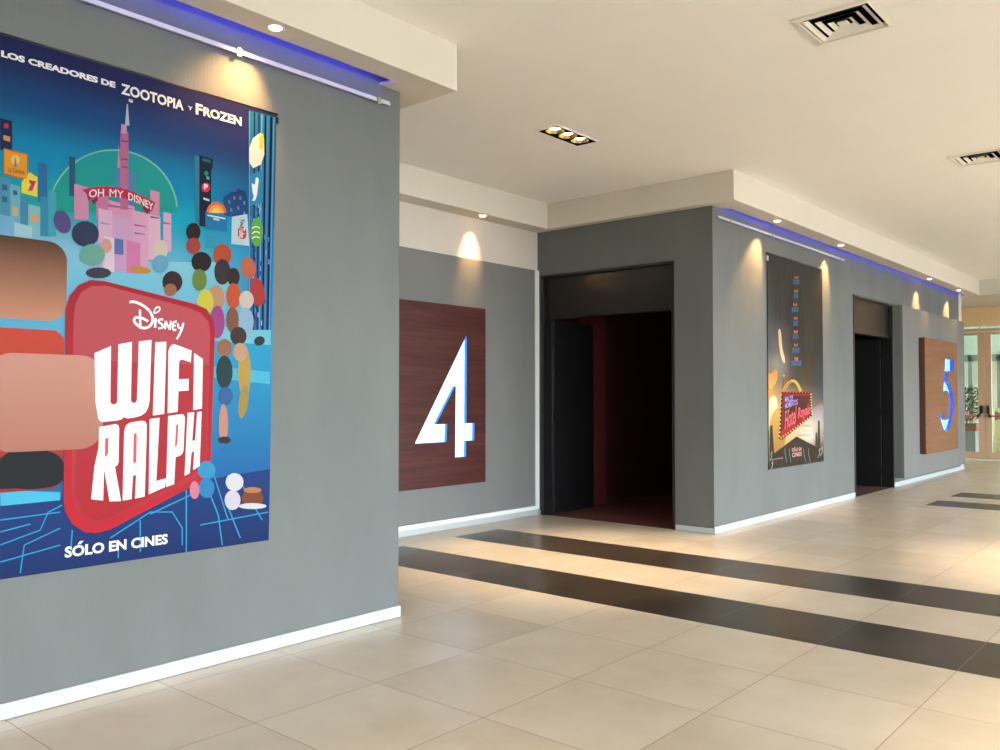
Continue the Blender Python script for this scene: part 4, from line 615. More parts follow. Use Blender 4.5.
('credit_lettering',4,'3f5f94',None,[(0.772,1.352),(0.829,1.358),(0.828,1.292),(0.771,1.286)]),
('credit_lettering',4,'3f5f94',None,[(0.84,1.354),(0.897,1.36),(0.896,1.293),(0.838,1.288)]),
('credit_lettering',4,'3f5f94',None,[(0.908,1.356),(0.966,1.362),(0.964,1.295),(0.906,1.29)]),
('credit_lettering',4,'3f5f94',None,[(0.977,1.359),(1.035,1.365),(1.034,1.297),(0.975,1.291)]),
]
# ------------------------------------------------------------------ main dimensions (metres)
YW = 4.378          # plane of the two poster walls
YB = 6.83           # back of the recess with the 4 sign
XA = 4.025          # end of the left poster wall
XD = 8.68           # wall with the wide doorway
XC = 19.62          # end of the right poster wall
XE = 22.8           # exit wall
ZS, ZC = 3.613, 3.934   # soffit underside, ceiling

def plate(x0, x1, y0, y1, z, holes, mats, name, pick=None, down=False, thick=0):
    """a horizontal sheet with rectangular openings"""
    xs = sorted({x0, x1, *[min(max(v, x0), x1) for h in holes for v in h[:2]]})
    ys = sorted({y0, y1, *[min(max(v, y0), y1) for h in holes for v in h[2:4]]})
    mb = MB(); vs = {}
    def V(x, y):
        if (x, y) not in vs: vs[(x, y)] = mb.bm.verts.new((x, y, z))
        return vs[(x, y)]
    for a, b in zip(xs, xs[1:]):
        for c, d in zip(ys, ys[1:]):
            mx_, my_ = (a+b)/2, (c+d)/2
            mi = 0; skip = False
            for h in holes:
                if h[0] < mx_ < h[1] and h[2] < my_ < h[3]:
                    if h[4] is None: skip = True
                    else: mi = h[4]
            if skip: continue
            q = [V(a, c), V(b, c), V(b, d), V(a, d)]
            f = mb.bm.faces.new(q[::-1] if down else q); f.material_index = mi
    return struct(name, mb_ := mb, mats) if False else _finish(mb, name, mats)
def _finish(mb, name, mats):
    o = mb.build(name, mats, normals=False); o['kind'] = 'structure'; return o

# ------------------------------------------------------------------ floor
plate(-5, XE + .12, -8, 7.0, 0, [
    (6.70, 7.435, -8, 6.42, 1), (5.235, 5.97, -8, 6.42, 1),
    (14.30, 15.03, -8, 3.345, 1), (12.93, 13.66, -8, 3.345, 1),
    (XD + .03, XC - .05, YW + .02, 7.0, None)], [M['tile'], M['tiledark']], 'floor')
struct('floor_carpet', MB().box(XD + .03, 12.6, YW + .15, 7.1, -.02, 0), M['carpet'])
struct('floor_carpet_far', MB().box(12.75, 15.6, YW + .02, 7.1, -.02, 0), M['carpet2'])

# ------------------------------------------------------------------ ceiling with its openings
VENTS = [(5.655, 1.915), (9.77, 1.955)]
DLS = [(6.45, 4.715), (9.1, .55), (4.3, -.6), (13.0, .5), (1.2, 1.2), (6.6, -2.4), (11.0, -2.4), (16.5, -1.0)]  # after the first two: unseen fixtures added to brighten ceiling and floor
holes = [(x-.218, x+.218, y-.218, y+.218, None) for x, y in VENTS] + [(x-.31, x+.31, y-.115, y+.115, None) for x, y in DLS]
plate(-5, XE, -8, 7.0, ZC, holes, [M['ceil']], 'ceiling', down=True)

# soffits: a front board and an underside, open on top; the slot beside the poster walls holds the light strip
t = .018
def soffit(name, boxes, mats=M['soffit']):
    mb = MB()
    for b in boxes: mb.box(*b)
    return struct(name, mb, mats)
soffit('trim_1', [(-5, 4.27, 4.065, 4.065 + t, ZS, ZC), (-5, 3.83, 4.065 + t, 4.262, ZS, ZS + t),
                  (3.93, 4.27 - t, 4.065 + t, YW, ZS, ZS + t), (4.27 - t, 4.27, 4.065 + t, YB, ZS, ZC), (XA, 4.27 - t, YW, YB, ZS, ZS + t)])
mb = MB()   # oblique end of the slot
mb.prism([(3.83, 4.065 + t, ZS), (3.93, 4.065 + t, ZS), (3.93, YW, ZS), (3.84, YW, ZS), (3.875, 4.262, ZS), (3.83, 4.262, ZS)], (0, 0, t))
struct('trim_2', mb, M['soffit'])
soffit('trim_3', [(4.27, 8.555, 6.57, 6.57 + t, ZS, ZC), (4.27, 8.555, 6.57 + t, YB, ZS, ZS + t)])
soffit('trim_4', [(8.555, 8.555 + t, 4.065, YB, ZS, ZC), (8.555 + t, XD, 4.065 + t, YB, ZS, ZS + t)])
soffit('trim_5', [(8.555 + t, 20.0, 4.065, 4.065 + t, ZS, ZC), (8.88, 20.0, 4.065 + t, 4.30, ZS, ZS + t),
                  (XD, 8.84, 4.065 + t, YW, ZS, ZS + t), (19.86, 20.0, 4.30, YW, ZS, ZS + t)])
mb = MB()
mb.prism([(8.84, 4.065 + t, ZS), (8.88, 4.065 + t, ZS), (8.88, 4.30, ZS), (9.0, 4.30, ZS), (8.86, YW, ZS), (8.84, YW, ZS)], (0, 0, t))
struct('trim_6', mb, M['soffit'])
soffit('trim_7', [(20.0, 20.0 + t, -8, 7.0, ZS, ZC), (20.0 + t, XE, -8, 7.0, ZS, ZS + t)])

# ------------------------------------------------------------------ walls
struct('wall_left', MB().box(-5, XA, YW, YW + .15, 0, ZC), M['wall'])
struct('wall_side_end', MB().box(XC + .3, XE + .12, 7.0, 7.15, 0, ZC), M['tan'])
struct('wall_recess_left', MB().box(XA - .15, XA, YW + .15, YB, 0, ZC), M['wall'])
struct('wall_recess_back', MB().box(XA - .15, XD + .12, YB, YB + .15, 0, ZC), M['white'])
mb = MB()
D0, D1, DH = 4.868, 6.757, 3.04
mb.box(XD, XD + .15, YW, D0, 0, ZC); mb.box(XD, XD + .15, D1, YB, 0, ZC); mb.box(XD, XD + .15, D0, D1, DH, ZC)
struct('wall_doorway', mb, M['wall'])
mb = MB()
E0, E1 = 13.215, 15.11
mb.box(XD + .15, E0, YW, YW + .15, 0, ZC); mb.box(E1, XC, YW, YW + .15, 0, ZC); mb.box(E0, E1, YW, YW + .15, 3.03, ZC)
struct('wall_right', mb, M['wall'])
struct('wall_right_end', MB().box(XC, XC + .3, YW + .012, YW + .16, 0, ZC).box(XC + .12, XC + .3, YW + .16, 7.0, 0, ZC), M['white'])
# dark rooms behind the two doorways
mb = MB()
mb.box(XD + .15, 12.4, 6.95, 7.08, 0, 3.2); mb.box(12.4, 12.55, YW + .15, 7.08, 0, 3.2); mb.box(XD + .15, 12.4, YW + .15, YW + .3, 0, 3.2)
mb.box(XD + .15, 12.55, YW + .15, 7.08, 3.2, 3.3)
struct('wall_dark_room', mb, M['redroom'])
struct('wall_dark_room_pier', MB().box(9.76, 10.22, 6.80, 6.95, 0, 3.2, bevel=.006), M['red_pillar'])
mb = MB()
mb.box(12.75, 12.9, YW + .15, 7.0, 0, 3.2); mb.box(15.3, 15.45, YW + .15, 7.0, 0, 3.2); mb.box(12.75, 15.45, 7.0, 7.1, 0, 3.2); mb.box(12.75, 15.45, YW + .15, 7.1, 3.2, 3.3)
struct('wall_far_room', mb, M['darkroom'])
# baseboards
bb = .078
def baseboard(name, *bx):
    mb = MB()
    for b in bx: mb.box(*b, bevel=.003)
    struct(name, mb, M['base_shaded' if 'recess' in name else 'base'])
baseboard('baseboard_left', (-5, XA + .012, YW - .012, YW, .004, bb), (XA, XA + .012, YW, YB, .004, bb))
baseboard('baseboard_recess', (XA + .012, XD, YB - .014, YB, .004, .07))
baseboard('baseboard_doorway', (XD - .012, XD, YW - .012, D0 - .02, .004, .062), (XD - .012, XD, D1 + .02, YB - .02, .004, .062))
baseboard('baseboard_right', (XD - .012, E0 - .02, YW - .012, YW, .004, bb))
baseboard('baseboard_right_far', (E1 + .02, XC, YW - .012, YW, .004, bb), (XC, XC + .312, YW, YW + .012, .004, bb))

# ------------------------------------------------------------------ the rest of the hall: back wall and the open daylight front
struct('wall_back', MB().box(-5.15, -5, -8, YW + .15, 0, ZC), M['white'])
mb = MB()
mb.box(-5, XE, -8.2, -8, 2.8, ZC)
for i in range(10): mb.box(-5 + i*3.06, -4.8 + i*3.06, -8.2, -8, 0, 2.8)
struct('wall_front', mb, M['white'])
struct('window_1', (lambda w: [w.box(-5, XE, -8.14, -8.08, z0, z0 + .06) for z0 in (.0, 1.1, 2.74)] and w)(MB()), M['bronze'])
struct('light_blocking_canopy', MB().box(-6, XE, -13, -8.2, 3.5, 3.7), M['white'])  # unseen overhang, added so the upper walls get less sky light
struct('ground', MB().box(-30, 60, -45, -8.2, -.12, -.02), M['concrete'])

# ------------------------------------------------------------------ wall panels with the number signs
pl = empty('wall_panel', (6.3, YB, 1.6))
tag(pl, 'tall grey wall panel with white edging, carrying the glowing 4 sign', 'wall panel', 'grey panels behind the number signs')
MB().box(4.5, 8.585, YB - .03, YB, .125, 3.118, bevel=.002).build('board', M['panel'], pl)
MB().box(8.587, 8.662, YB - .045, YB, .074, 3.118, bevel=.004).box(4.5, 8.587, YB - .045, YB, .074, .123, bevel=.004).build('white_edging', M['trimwhite'], pl)
pr = empty('wall_panel', (17.2, YW, 1.6))
tag(pr, 'thick pale grey wall panel standing off the wall, carrying the glowing 5 sign', 'wall panel', 'grey panels behind the number signs')
MB().box(15.17, 19.36, YW - .15, YW - .11, .15, 3.025, bevel=.003).build('board', M['panel'], pr)
MB().box(15.17, 15.21, YW - .11, YW, .15, 3.025).box(19.32, 19.36, YW - .11, YW, .15, 3.025).box(15.21, 19.32, YW - .11, YW, 2.985, 3.025).build('side_return', M['wall'], pr)

def chaik(p, k):
    for _ in range(k):
        q = [p[0]]
        for a, b in zip(p, p[1:]): q += [(a[0]*.75+b[0]*.25, a[1]*.75+b[1]*.25), (a[0]*.25+b[0]*.75, a[1]*.25+b[1]*.75)]
        p = q + [p[-1]]
    return p
FOUR = [(-.312, 2.195), (-.318, 1.2), (-.18, 1.2), (-.185, 1.0), (-.32, 1.0), (-.325, .82), (-.515, .82), (-.505, 1.62), (-.808, 1.2), (-.63, 1.2), (-.64, 1.0), (-1.137, 1.0), (-.335, 2.195)]
FIVE = ([(-.885, 2.22), (-.276, 2.2), (-.283, 1.995), (-.60, 1.99), (-.70, 1.96), (-.765, 1.80)]
        + chaik([(-.765, 1.80), (-.517, 1.72), (-.334, 1.56), (-.31, 1.371), (-.37, 1.159), (-.52, .96), (-.75, .862), (-.95, .862), (-1.08, .93), (-1.256, 1.10), (-1.275, 1.144), (-1.116, 1.215)], 2)[1:]
        + chaik([(-1.116, 1.215), (-.975, 1.10), (-.83, 1.063), (-.69, 1.10), (-.57, 1.222), (-.533, 1.402), (-.60, 1.55), (-.778, 1.63), (-.95, 1.60), (-1.066, 1.551)], 2)[1:]
        + [(-1.025, 1.70), (-.935, 1.906)])
def glow_mat(name, c, s):
    m = mat(name, c, .35, .4, 0, c, s); return m
def number_sign(label, xr, yf, depth, digit, back, ret, wood, dr):
    r = empty('number_sign', (xr - 1.115, yf + depth, .51))
    tag(r, label, 'sign', 'wooden number signs')
    xl = xr - 2.23; z0, z1 = .51, 2.535
    # front board with the digit cut right through it
    cu = bpy.data.curves.new('tmp', 'CURVE'); cu.dimensions = '2D'; cu.fill_mode = 'BOTH'
    for pts in ([(xl, z0), (xr, z0), (xr, z1), (xl, z1)], [(xr + a, b) for a, b in digit]):
        s = cu.splines.new('POLY'); s.points.add(len(pts) - 1); s.use_cyclic_u = True
        for p, q in zip(s.points, pts): p.co = (q[0], q[1], 0, 1)
    o = bpy.data.objects.new('tmp', cu); C.objects.link(o)
    dg = bpy.context.evaluated_depsgraph_get(); dg.update()
    me = o.evaluated_get(dg).to_mesh()
    mb = MB()
    vs = [mb.bm.verts.new((v.co.x, yf, v.co.y)) for v in me.vertices]
    for p in me.polygons: mb.bm.faces.new([vs[i] for i in p.vertices])
    o.evaluated_get(dg).to_mesh_clear()
    bpy.data.objects.remove(o); bpy.data.curves.remove(cu)
    bmesh.ops.remove_doubles(mb.bm, verts=mb.bm.verts, dist=1e-5)
    ex = bmesh.ops.extrude_face_region(mb.bm, geom=list(mb.bm.faces))
    bmesh.ops.translate(mb.bm, vec=(0, .012, 0), verts=[e for e in ex['geom'] if isinstance(e, bmesh.types.BMVert)])
    mb.build('front_board', wood, r)
    # box sides
    mb = MB(); w = .016
    mb.box(xl, xl + w, yf + .012, yf + depth, z0, z1).box(xr - w, xr, yf + .012, yf + depth, z0, z1)
    mb.box(xl + w, xr - w, yf + .012, yf + depth, z0, z0 + w).box(xl + w, xr - w, yf + .012, yf + depth, z1 - w, z1)
    mb.build('box_side', M['woodedge'], r)
    # lit recess: return walls, back
    d = empty('digit_light', (0, 0, 0)) if False else None
    mb = MB(); n = len(digit); 
    P = [(xr + a, b) for a, b in digit]
    A = [mb.bm.verts.new((a, yf + .012, b)) for a, b in P]; B = [mb.bm.verts.new((a, yf + dr, b)) for a, b in P]
    for i in range(n): mb.bm.faces.new([A[i], A[(i+1) % n], B[(i+1) % n], B[i]])
    dret = mb.build('digit_return', ret, r)
    mb = MB(); mb.face([(a, yf + dr, b) for a, b in P])
    dret2 = mb.build('digit_light', back, r)
    dret2['label'] = 'glowing white numeral face'
    dret['label'] = 'blue lit edge of the numeral'
    return r
cool = glow_mat('cool_white_glow', 'd4f2ff', .17)
t_ = NT(cool)
nz = t_.noise(t_.pos(), 4.5, 2)
cc = t_.ramp(nz, [(.38, 'bfd8ff'), (.5, 'cdf3fb'), (.62, 'f2ffff')]); t_.l.new(cc, t_.p.inputs['Emission Color'])
blue = glow_mat('blue_return_glow', '2a80e0', .2)
blue2 = glow_mat('deep_blue_return_glow', '2048e0', .2)
cool2 = glow_mat('sky_blue_glow', '8ad8f6', .22)
number_sign('large brown wooden box sign with a glowing white cut-out 4', 7.53, YB - .13, .10, FOUR, cool, blue, M['wood'], .045)
number_sign('brown wooden box sign with a glowing blue cut-out 5', 18.33, YW - .25, .10, FIVE, cool2, blue2, M['wood_sheen'], .065)

# ------------------------------------------------------------------ posters
class Print:
    def __init__(self, X, Z, Y):
        self.b = bmesh.new(); self.cl = self.b.loops.layers.float_color.new('print'); self.X, self.Z, self.Y = X, Z, Y; self.n = 0
    edge = None     # width of the sheet at height v
    def poly(self, pts, layer, col):
        """col: function (u, v) -> linear rgb"""
        if self.edge: pts = [(min(u, self.edge(v)), v) for u, v in pts]
        a = sum(p[0]*q[1] - q[0]*p[1] for p, q in zip(pts, pts[1:] + pts[:1]))
        if a < 0: pts = pts[::-1]
        self.n += 1; y = self.Y - layer * .0006 - self.n * 3e-6
        try: f = self.b.faces.new([self.b.verts.new((self.X + u, y, self.Z + v)) for u, v in pts])
        except ValueError: return
        for l, p in zip(f.loops, pts): l[self.cl] = (*col(*p), 1)
    def shape(self, pts, layer, c, c2=None):
        a = srgb(c)
        if c2 is None: self.poly(pts, layer, lambda u, v: a); return
        b = srgb(c2); lo = min(p[1] for p in pts); hi = max(p[1] for p in pts)
        def f(u, v):
            k = (hi - v) / max(hi - lo, 1e-6); return tuple(a[i]*(1-k) + b[i]*k for i in range(3))
        self.poly(pts, layer, f)
    def grid(self, us, vs, cols, sub=4):
        """cols[row][col]; smooth sheet of colour"""
        def at(u, v):
            i = max(k for k in range(len(us)) if us[k] <= u + 1e-9); i = min(i, len(us) - 2)
            j = max(k for k in range(len(vs)) if vs[k] >= v - 1e-9); j = min(j, len(vs) - 2)
            a = (u - us[i]) / (us[i+1] - us[i]); b = (v - vs[j]) / (vs[j+1] - vs[j])
            a = a*a*(3-2*a); b = b*b*(3-2*b)
            c = [srgb(cols[j+q][i+p]) for q in (0, 1) for p in (0, 1)]
            return tuple((c[0][k]*(1-a) + c[1][k]*a)*(1-b) + (c[2][k]*(1-a) + c[3][k]*a)*b for k in range(3))
        U = [us[i] + (us[i+1]-us[i])*k/sub for i in range(len(us)-1) for k in range(sub)] + [us[-1]]
        V = [vs[i] + (vs[i+1]-vs[i])*k/sub for i in range(len(vs)-1) for k in range(sub)] + [vs[-1]]
        for i in range(len(U)-1):
            for j in range(len(V)-1):
                self.poly([(U[i], V[j+1]), (U[i+1], V[j+1]), (U[i+1], V[j]), (U[i], V[j])], 0, at)
    def text(self, s, u0, u1, v0, v1, c, layer=8, bold=.02, shear=0, warp=None, rot=False):
        cu = bpy.data.curves.new('tmp', 'FONT'); cu.body = s; cu.offset = bold; cu.shear = shear; cu.resolution_u = 3
        o = bpy.data.objects.new('tmp', cu); C.objects.link(o)
        dg = bpy.context.evaluated_depsgraph_get(); dg.update()
        ev = o.evaluated_get(dg); me = ev.to_mesh()
        xs = [v.co.x for v in me.vertices]; ys = [v.co.y for v in me.vertices]
        x0, x1, y0, y1 = min(xs), max(xs), min(ys), max(ys)
        a = srgb(c); V = []
        for v in me.vertices:
            p, q = (v.co.x - x0)/(x1 - x0), (v.co.y - y0)/(y1 - y0)
            if rot: p, q = q, 1 - p
            u, w = u0 + p*(u1-u0), v0 + q*(v1-v0)
            if warp: u, w = warp(p, q, u, w)
            V.append((u, w))
        for f in me.polygons: self.poly([V[i] for i in f.vertices], layer, lambda u, v: a)
        ev.to_mesh_clear(); bpy.data.objects.remove(o); bpy.data.curves.remove(cu)
    def build(self, name, m, parent):
        me = bpy.data.meshes.new(name); self.b.to_mesh(me); self.b.free(); me.materials.append(m)
        o = bpy.data.objects.new(name, me); C.objects.link(o); o.parent = parent
        me.transform(Matrix.Translation(-parent.location)); return o

YF = 4.366
# ---- large banner on the left wall
W_, H_ = 1.863, 2.541; XP, ZP = 1.15, .655
ban = empty('movie_poster', (XP + W_/2, YF, ZP))
tag(ban, 'large blue film banner with a red title board reading WIFI RALPH', 'poster', 'film banners on the grey walls')
p = Print(XP, ZP, YF)
p.edge = lambda v: 1.828 + .035*v/H_
p.grid([0, .7, 1.3, W_], [H_, 2.44, 2.26, 2.0, 1.79, 1.56, 1.2, .8, .41, .2, 0], [
    ['22285a', '26295e', '2b2a60', '2e2c62'],
    ['22305f', '262f66', '2b3066', '323068'],
    ['165088', '164c88', '1c4080', '2c346e'],
    ['0496c4', '0090c0', '0086bc', '185c9c'],
    ['1aa4bc', '08a8ae', '04a8ca', '0c90cc'],
    ['7cc0dc', '8cc8e4', '5cb8dc', '2f90c8'],
    ['58b4dc', '68bce0', '3cb0dc', '2ca4dc'],
    ['2c9cd4', '2c9cd4', '1ca0d8', '1c98d4'],
    ['2070b0', '1f66a8', '2080c0', '1c78b8'],
    ['1a3878', '1a3470', '1c3f84', '1d3c80'],
    ['162a60', '172a62', '18306c', '182c60']])
for g, l, c, c2, pts in SHAPES:
    if g == 'picture':
        pts = [(min(max(u, .0), W_), min(max(v, .0), H_)) for u, v in pts]
        p.shape(pts, l, c, c2)
p.text('La Cantina', .382, .455, 1.901, 1.925, '8a5418', 4.5, .0)
p.text('P', 1.388, 1.412, 2.004, 2.034, 'f6f0f0', 4, .03)
p.text('You', 1.619, 1.647, 1.832, 1.876, '20242c', 4, .02, rot=True)
p.text('Tube', 1.612, 1.650, 1.766, 1.826, 'f8f0f0', 4, .02, rot=True)
def arc(pq, q, u, w): k = (u - .757)/.336; return u, w - .033*(2*k - 1)**2 - .012*k
for w_, a_, z_ in (('OH', .757, .832), ('MY', .860, .932), ('DISNEY', .958, 1.093)): p.text(w_, a_, z_, 1.876, 1.916, 'f4eef0', 6.3, 0 if w_ == 'MY' else .012, warp=arc)
p.build('printed_sheet', M['banner'], ban)
p = Print(XP, ZP, YF - .0012)
wh = 'f0efee'
p.text('DE LOS CREADORES DE', .256, .884, 2.434, 2.465, wh, 8, .05)
p.build('opening_lettering', M['letters'], ban); p = Print(XP, ZP, YF - .0012)
p.text('ZOOTOPIA', .914, 1.262, 2.412, 2.468, wh, 8, .03)
p.build('opening_lettering', M['letters'], ban); p = Print(XP, ZP, YF - .0012)
p.text('Y', 1.287, 1.315, 2.426, 2.447, wh, 8, .03)
p.text('F', 1.333, 1.375, 2.412, 2.474, wh, 8, .035); p.text('ROZEN', 1.380, 1.622, 2.414, 2.466, wh, 8, .035)
p.build('opening_lettering', M['letters'], ban); p = Print(XP, ZP, YF - .0012)
p.text('SOLO EN CINES', .662, 1.194, .060, .114, wh, 8, .035)
p.shape([(.722, .118), (.738, .118), (.752, .133), (.733, .133)], 8, wh)   # accent of the first O
p.build('footer_lettering', M['letters'], ban); p = Print(XP, ZP, YF - .0012)
for g, l, c, c2, pts in SHAPES:
    if g == 'title_lettering': p.shape(pts, l + .4, c, c2)
p.build('title_lettering', M['letters'], ban); p = Print(XP, ZP, YF - .0012)
for g, l, c, c2, pts in SHAPES:
    if g == 'logo_lettering': p.shape(pts, l + .4, c, c2)
p.build('logo_lettering', M['letters'], ban)
MB().prism([(XP, YF + .0005, ZP), (XP + 1.828, YF + .0005, ZP), (XP + W_, YF + .0005, ZP + H_), (XP, YF + .0005, ZP + H_)], (0, YW - YF - .0045, 0)).build('backing_sheet', M['backing'], ban)
MB().tube((XP - .01, YF + .004, ZP + H_ + .004), (XP + W_ + .012, YF + .004, ZP + H_ + .004), .0075).build('hanging_rod', M['darkmetal'], ban)
MB().box(XP + W_ + .002, XP + W_ + .016, YF - .004, YW, ZP + H_ - .05, ZP + H_ - .01, bevel=.003).build('corner_clip', M['darkmetal'], ban)

# ---- dark banner on the right wall
W2, H2 = 1.825, 2.65; XQ, ZQ = 10.10, .615
ba2 = empty('movie_poster', (XQ + W2/2, YF, ZQ))
tag(ba2, 'narrow dark film banner with a red neon hotel sign in a sunset sky', 'poster', 'film banners on the grey walls')
p = Print(XQ, ZQ, YF)
def dk(hx, k):
    return ''.join('%02x' % int(int(hx[i:i+2], 16)*k) for i in (0, 2, 4))
def cc(p, k=2):
    for _ in range(k):
        q = []
        for a, b_ in zip(p, p[1:] + p[:1]): q += [(a[0]*.75+b_[0]*.25, a[1]*.75+b_[1]*.25), (a[0]*.25+b_[0]*.75, a[1]*.25+b_[1]*.75)]
        p = q
    return p
rows = [(261, ['45423c', '46433c', '4a463e', '4a463e', '45423c']), (290, ['4a4a48', '403e3a', '42403a', '46443c', '403e38']),
        (315, ['4f5456', '444240', '42403b', '45433c', '3e3d3a']), (335, ['6b6a6e', '6f686a', '42403c', '4a4538', '34393c']),
        (350, ['66707a', '8f8078', '45464a', '454038', '3a3f42']), (365, ['8f8a86', 'a89e96', '504a44', '4a4034', '38404a']),
        (380, ['b08a58', '9a8a78', '5a5048', '564a3c', '3a4650']), (395, ['eaa850', 'c09468', '8a7454', '6a5c50', '4a5058']),
        (410, ['f8d894', 'e8b870', 'a08060', '8a7868', '80706a']), (425, ['fdecc8', 'f0d8a8', 'd8c09a', 'd8c8b0', 'b8a8a0']),
        (437, ['f0c070', 'e0b060', 'd8b888', 'e0d4c4', '98887c']), (450, ['c89048', 'b88848', 'c8a878', 'a88c70', '6a584c']), (465, ['3a332c', '342e28', '302a26', '342e28', '3a332c'])]
p.grid([0, .3, .8, 1.3, W2], [(465 - y)/204*H2 for y, _ in rows], [[dk(c, .78 if y < 360 else .88 if y < 390 else 1) for c in r] for y, r in rows])
p.shape(cc([(.30, 1.75), (.40, 1.72), (.42, 1.5), (.52, 1.36), (.50, 1.30), (.40, 1.36), (.33, 1.5)]), 1, 'd8b890', 'f0d8a0')
p.shape(cc([(.0, .95), (.25, 1.06), (.30, 1.2), (.2, 1.25), (.08, 1.15), (0, 1.2)]), 1, 'd08840', 'f0b860')
p.shape(cc([(0, .86), (.2, .92), (.28, .80), (.2, .5), (0, .55)]), 1, 'fff0d0', 'f0c070')
p.shape(cc([(0, .62), (.35, .80), (.5, .6), (.5, .2), (0, .2)]), 1.5, 'd8a858', 'a87838')
p.shape(cc([(1.36, .72), (W2, .82), (W2, .60), (1.6, .5), (1.36, .6)]), 1.5, '8a7a80', 'c8bcb4')
for g, l, c, c2, pts in SHAPES:
    if g in ('picture2', 'credit_lettering'):
        p.shape([(min(max(u, 0), W2), min(max(v, 0), H2)) for u, v in pts], l, c, c2)
p.build('printed_sheet', M['banner_dark'], ba2)
p = Print(XQ, ZQ, YF - .0012)
def up(k): return lambda a, b, u, w: (u, w + k*a)
p.text('MALOS', .49, .75, .815, .890, 'b49ae0', 8, .02, warp=up(.02))
p.text('MOMENTOS', .49, .90, .735, .805, 'b49ae0', 8, .02, warp=up(.055))
p.text('en el', .49, .62, .675, .72, 'e0c060', 8, .0, warp=up(.02))
p.text('Hotel', .47, .86, .47, .70, 'f06a78', 8, .012, .25, warp=up(.08))
p.text('Royale', .90, 1.33, .56, .74, 'f06a78', 8, .012, .25, warp=up(.06))
p.build('title_lettering', M['letters_dark'], ba2); p = Print(XQ, ZQ, YF - .0012)
p.text('SOLO EN', .70, 1.02, .185, .228, 'e8b0a4', 8, .02)
p.shape([(.775, .231), (.795, .231), (.812, .245), (.79, .245)], 8, 'e8b0a4')
p.text('CINES', .70, 1.02, .115, .170, 'e8b0a4', 8, .02)
p.build('footer_lettering', M['letters_dark'], ba2)
MB().box(XQ, XQ + W2, YF + .0005, YW - .004, ZQ, ZQ + H2).build('backing_sheet', M['backing'], ba2)
MB().tube((XQ - .01, YF + .004, ZQ + H2 + .003), (XQ + W2 + .01, YF + .004, ZQ + H2 + .003), .009).build('hanging_rod', M['darkmetal'], ba2)
MB().box(XQ - .02, XQ + .03, YF - .004, YF, ZQ + H2 - .09, ZQ + H2 - .03, bevel=.002).build('corner_clip', M['rail'], ba2)

# ------------------------------------------------------------------ rails above the posters
def rail(x0, x1, z, label, brackets):
    r = empty('picture_rail', ((x0 + x1)/2, YW, z)); tag(r, label, 'rail', 'white rails above the banners')
    MB().box(x0, x1, YW - .034, YW - .022, z - .014, z + .014, bevel=.003).box(x0, x1, YW - .040, YW - .034, z - .014, z - .006).build('rail_bar', M['rail'], r)
    for b in brackets:
        MB().box(b - .012, b + .012, YW - .022, YW, z - .008, z + .008).box(b - .015, b + .015, YW - .046, YW - .0405, z - .03, z + .018, bevel=.003).build('bracket', M['metal'], r)
    return r
rail(-1.2, 3.905, 3.492, 'long white rail on the left wall above the large banner', [-.4, 1.0, 2.74, 3.80])
rail(8.76, 12.76, 3.497, 'slim white rail on the right wall above the dark banner', [9.05, 10.2, 11.45, 12.6])

# ------------------------------------------------------------------ blue light strips hidden in the slots
def strip(x0, x1, label):
    s = empty('led_strip', ((x0 + x1)/2, 4.21, ZS + t)); tag(s, label, 'light strip', 'blue light strips in the soffit slots')
    MB().box(x0, x1, 4.215, 4.24, ZS + t, ZS + t + .045).build('strip_base', M['metal'], s)
    MB().box(x0, x1, 4.22, 4.236, ZS + t + .045, ZS + t + .052).build('strip_diffuser', M['led'], s)
strip(-4.5, 3.80, 'blue light strip in the slot above the large banner wall')
strip(8.92, 19.83, 'blue light strip in the slot above the dark banner wall')

# ------------------------------------------------------------------ recessed spotlights in the soffits
def kelvin(h): return srgb(h)
def spot_lamp(parent, loc, target, energy, size, blend, col='ffc27a', rad=.03):
    l = bpy.data.lights.new('spot_light', 'SPOT'); l.energy = energy; l.spot_size = math.radians(size); l.spot_blend = blend
    l.color = srgb(col); l.shadow_soft_size = rad
    o = bpy.data.objects.new('spot_light', l); C.objects.link(o)
    o.rotation_euler = (Vector(target) - Vector(loc)).to_track_quat('-Z', 'Y').to_euler()
    o.parent = parent; o.location = Vector(loc) - parent.location
    return o
def spotlight(x, y, label, tx, ty, tz, energy, size=44, blend=.55):
    r = empty('recessed_spotlight', (x, y, ZS)); tag(r, label, 'spotlight', 'round spotlights in the white soffits')
    MB().lathe([(.036, ZS - .001), (.048, ZS - .006), (.055, ZS - .003), (.055, ZS)], x, y, 28).build('trim_ring', M['rail'], r)
    MB().lathe([(0, ZS - .012), (.018, ZS - .0115), (.030, ZS - .007), (.036, ZS - .002), (.036, ZS)], x, y, 24).build('lamp', M['bulb'], r)
    spot_lamp(r, (x, y, ZS - .02), (tx, ty, tz), energy, size, blend)
E_S = 60
spotlight(2.854, 4.150, 'round lit spotlight in the soffit over the large banner', 2.70, YW, 3.15, E_S * .6, 84, 1)
for x_, l_ in ((9.95, 'lit spotlight in the right soffit nearest the corner by the wide doorway'), (12.12, 'lit spotlight in the right soffit above the free edge of the dark banner'),
               (16.62, 'lit spotlight in the right soffit above the near half of the 5 sign panel'), (18.74, 'lit spotlight in the right soffit, the one nearest the glass exit doors')):
    spotlight(x_, 4.172, l_, x_ - (.22 if x_ < 11 else .13), YW, 3.02, E_S * 1.0, 60, .7)
spotlight(7.43, 6.655, 'lit spotlight in the recess soffit above the 4 sign', 7.39, YB, 3.20, E_S * .9, 52, .9)

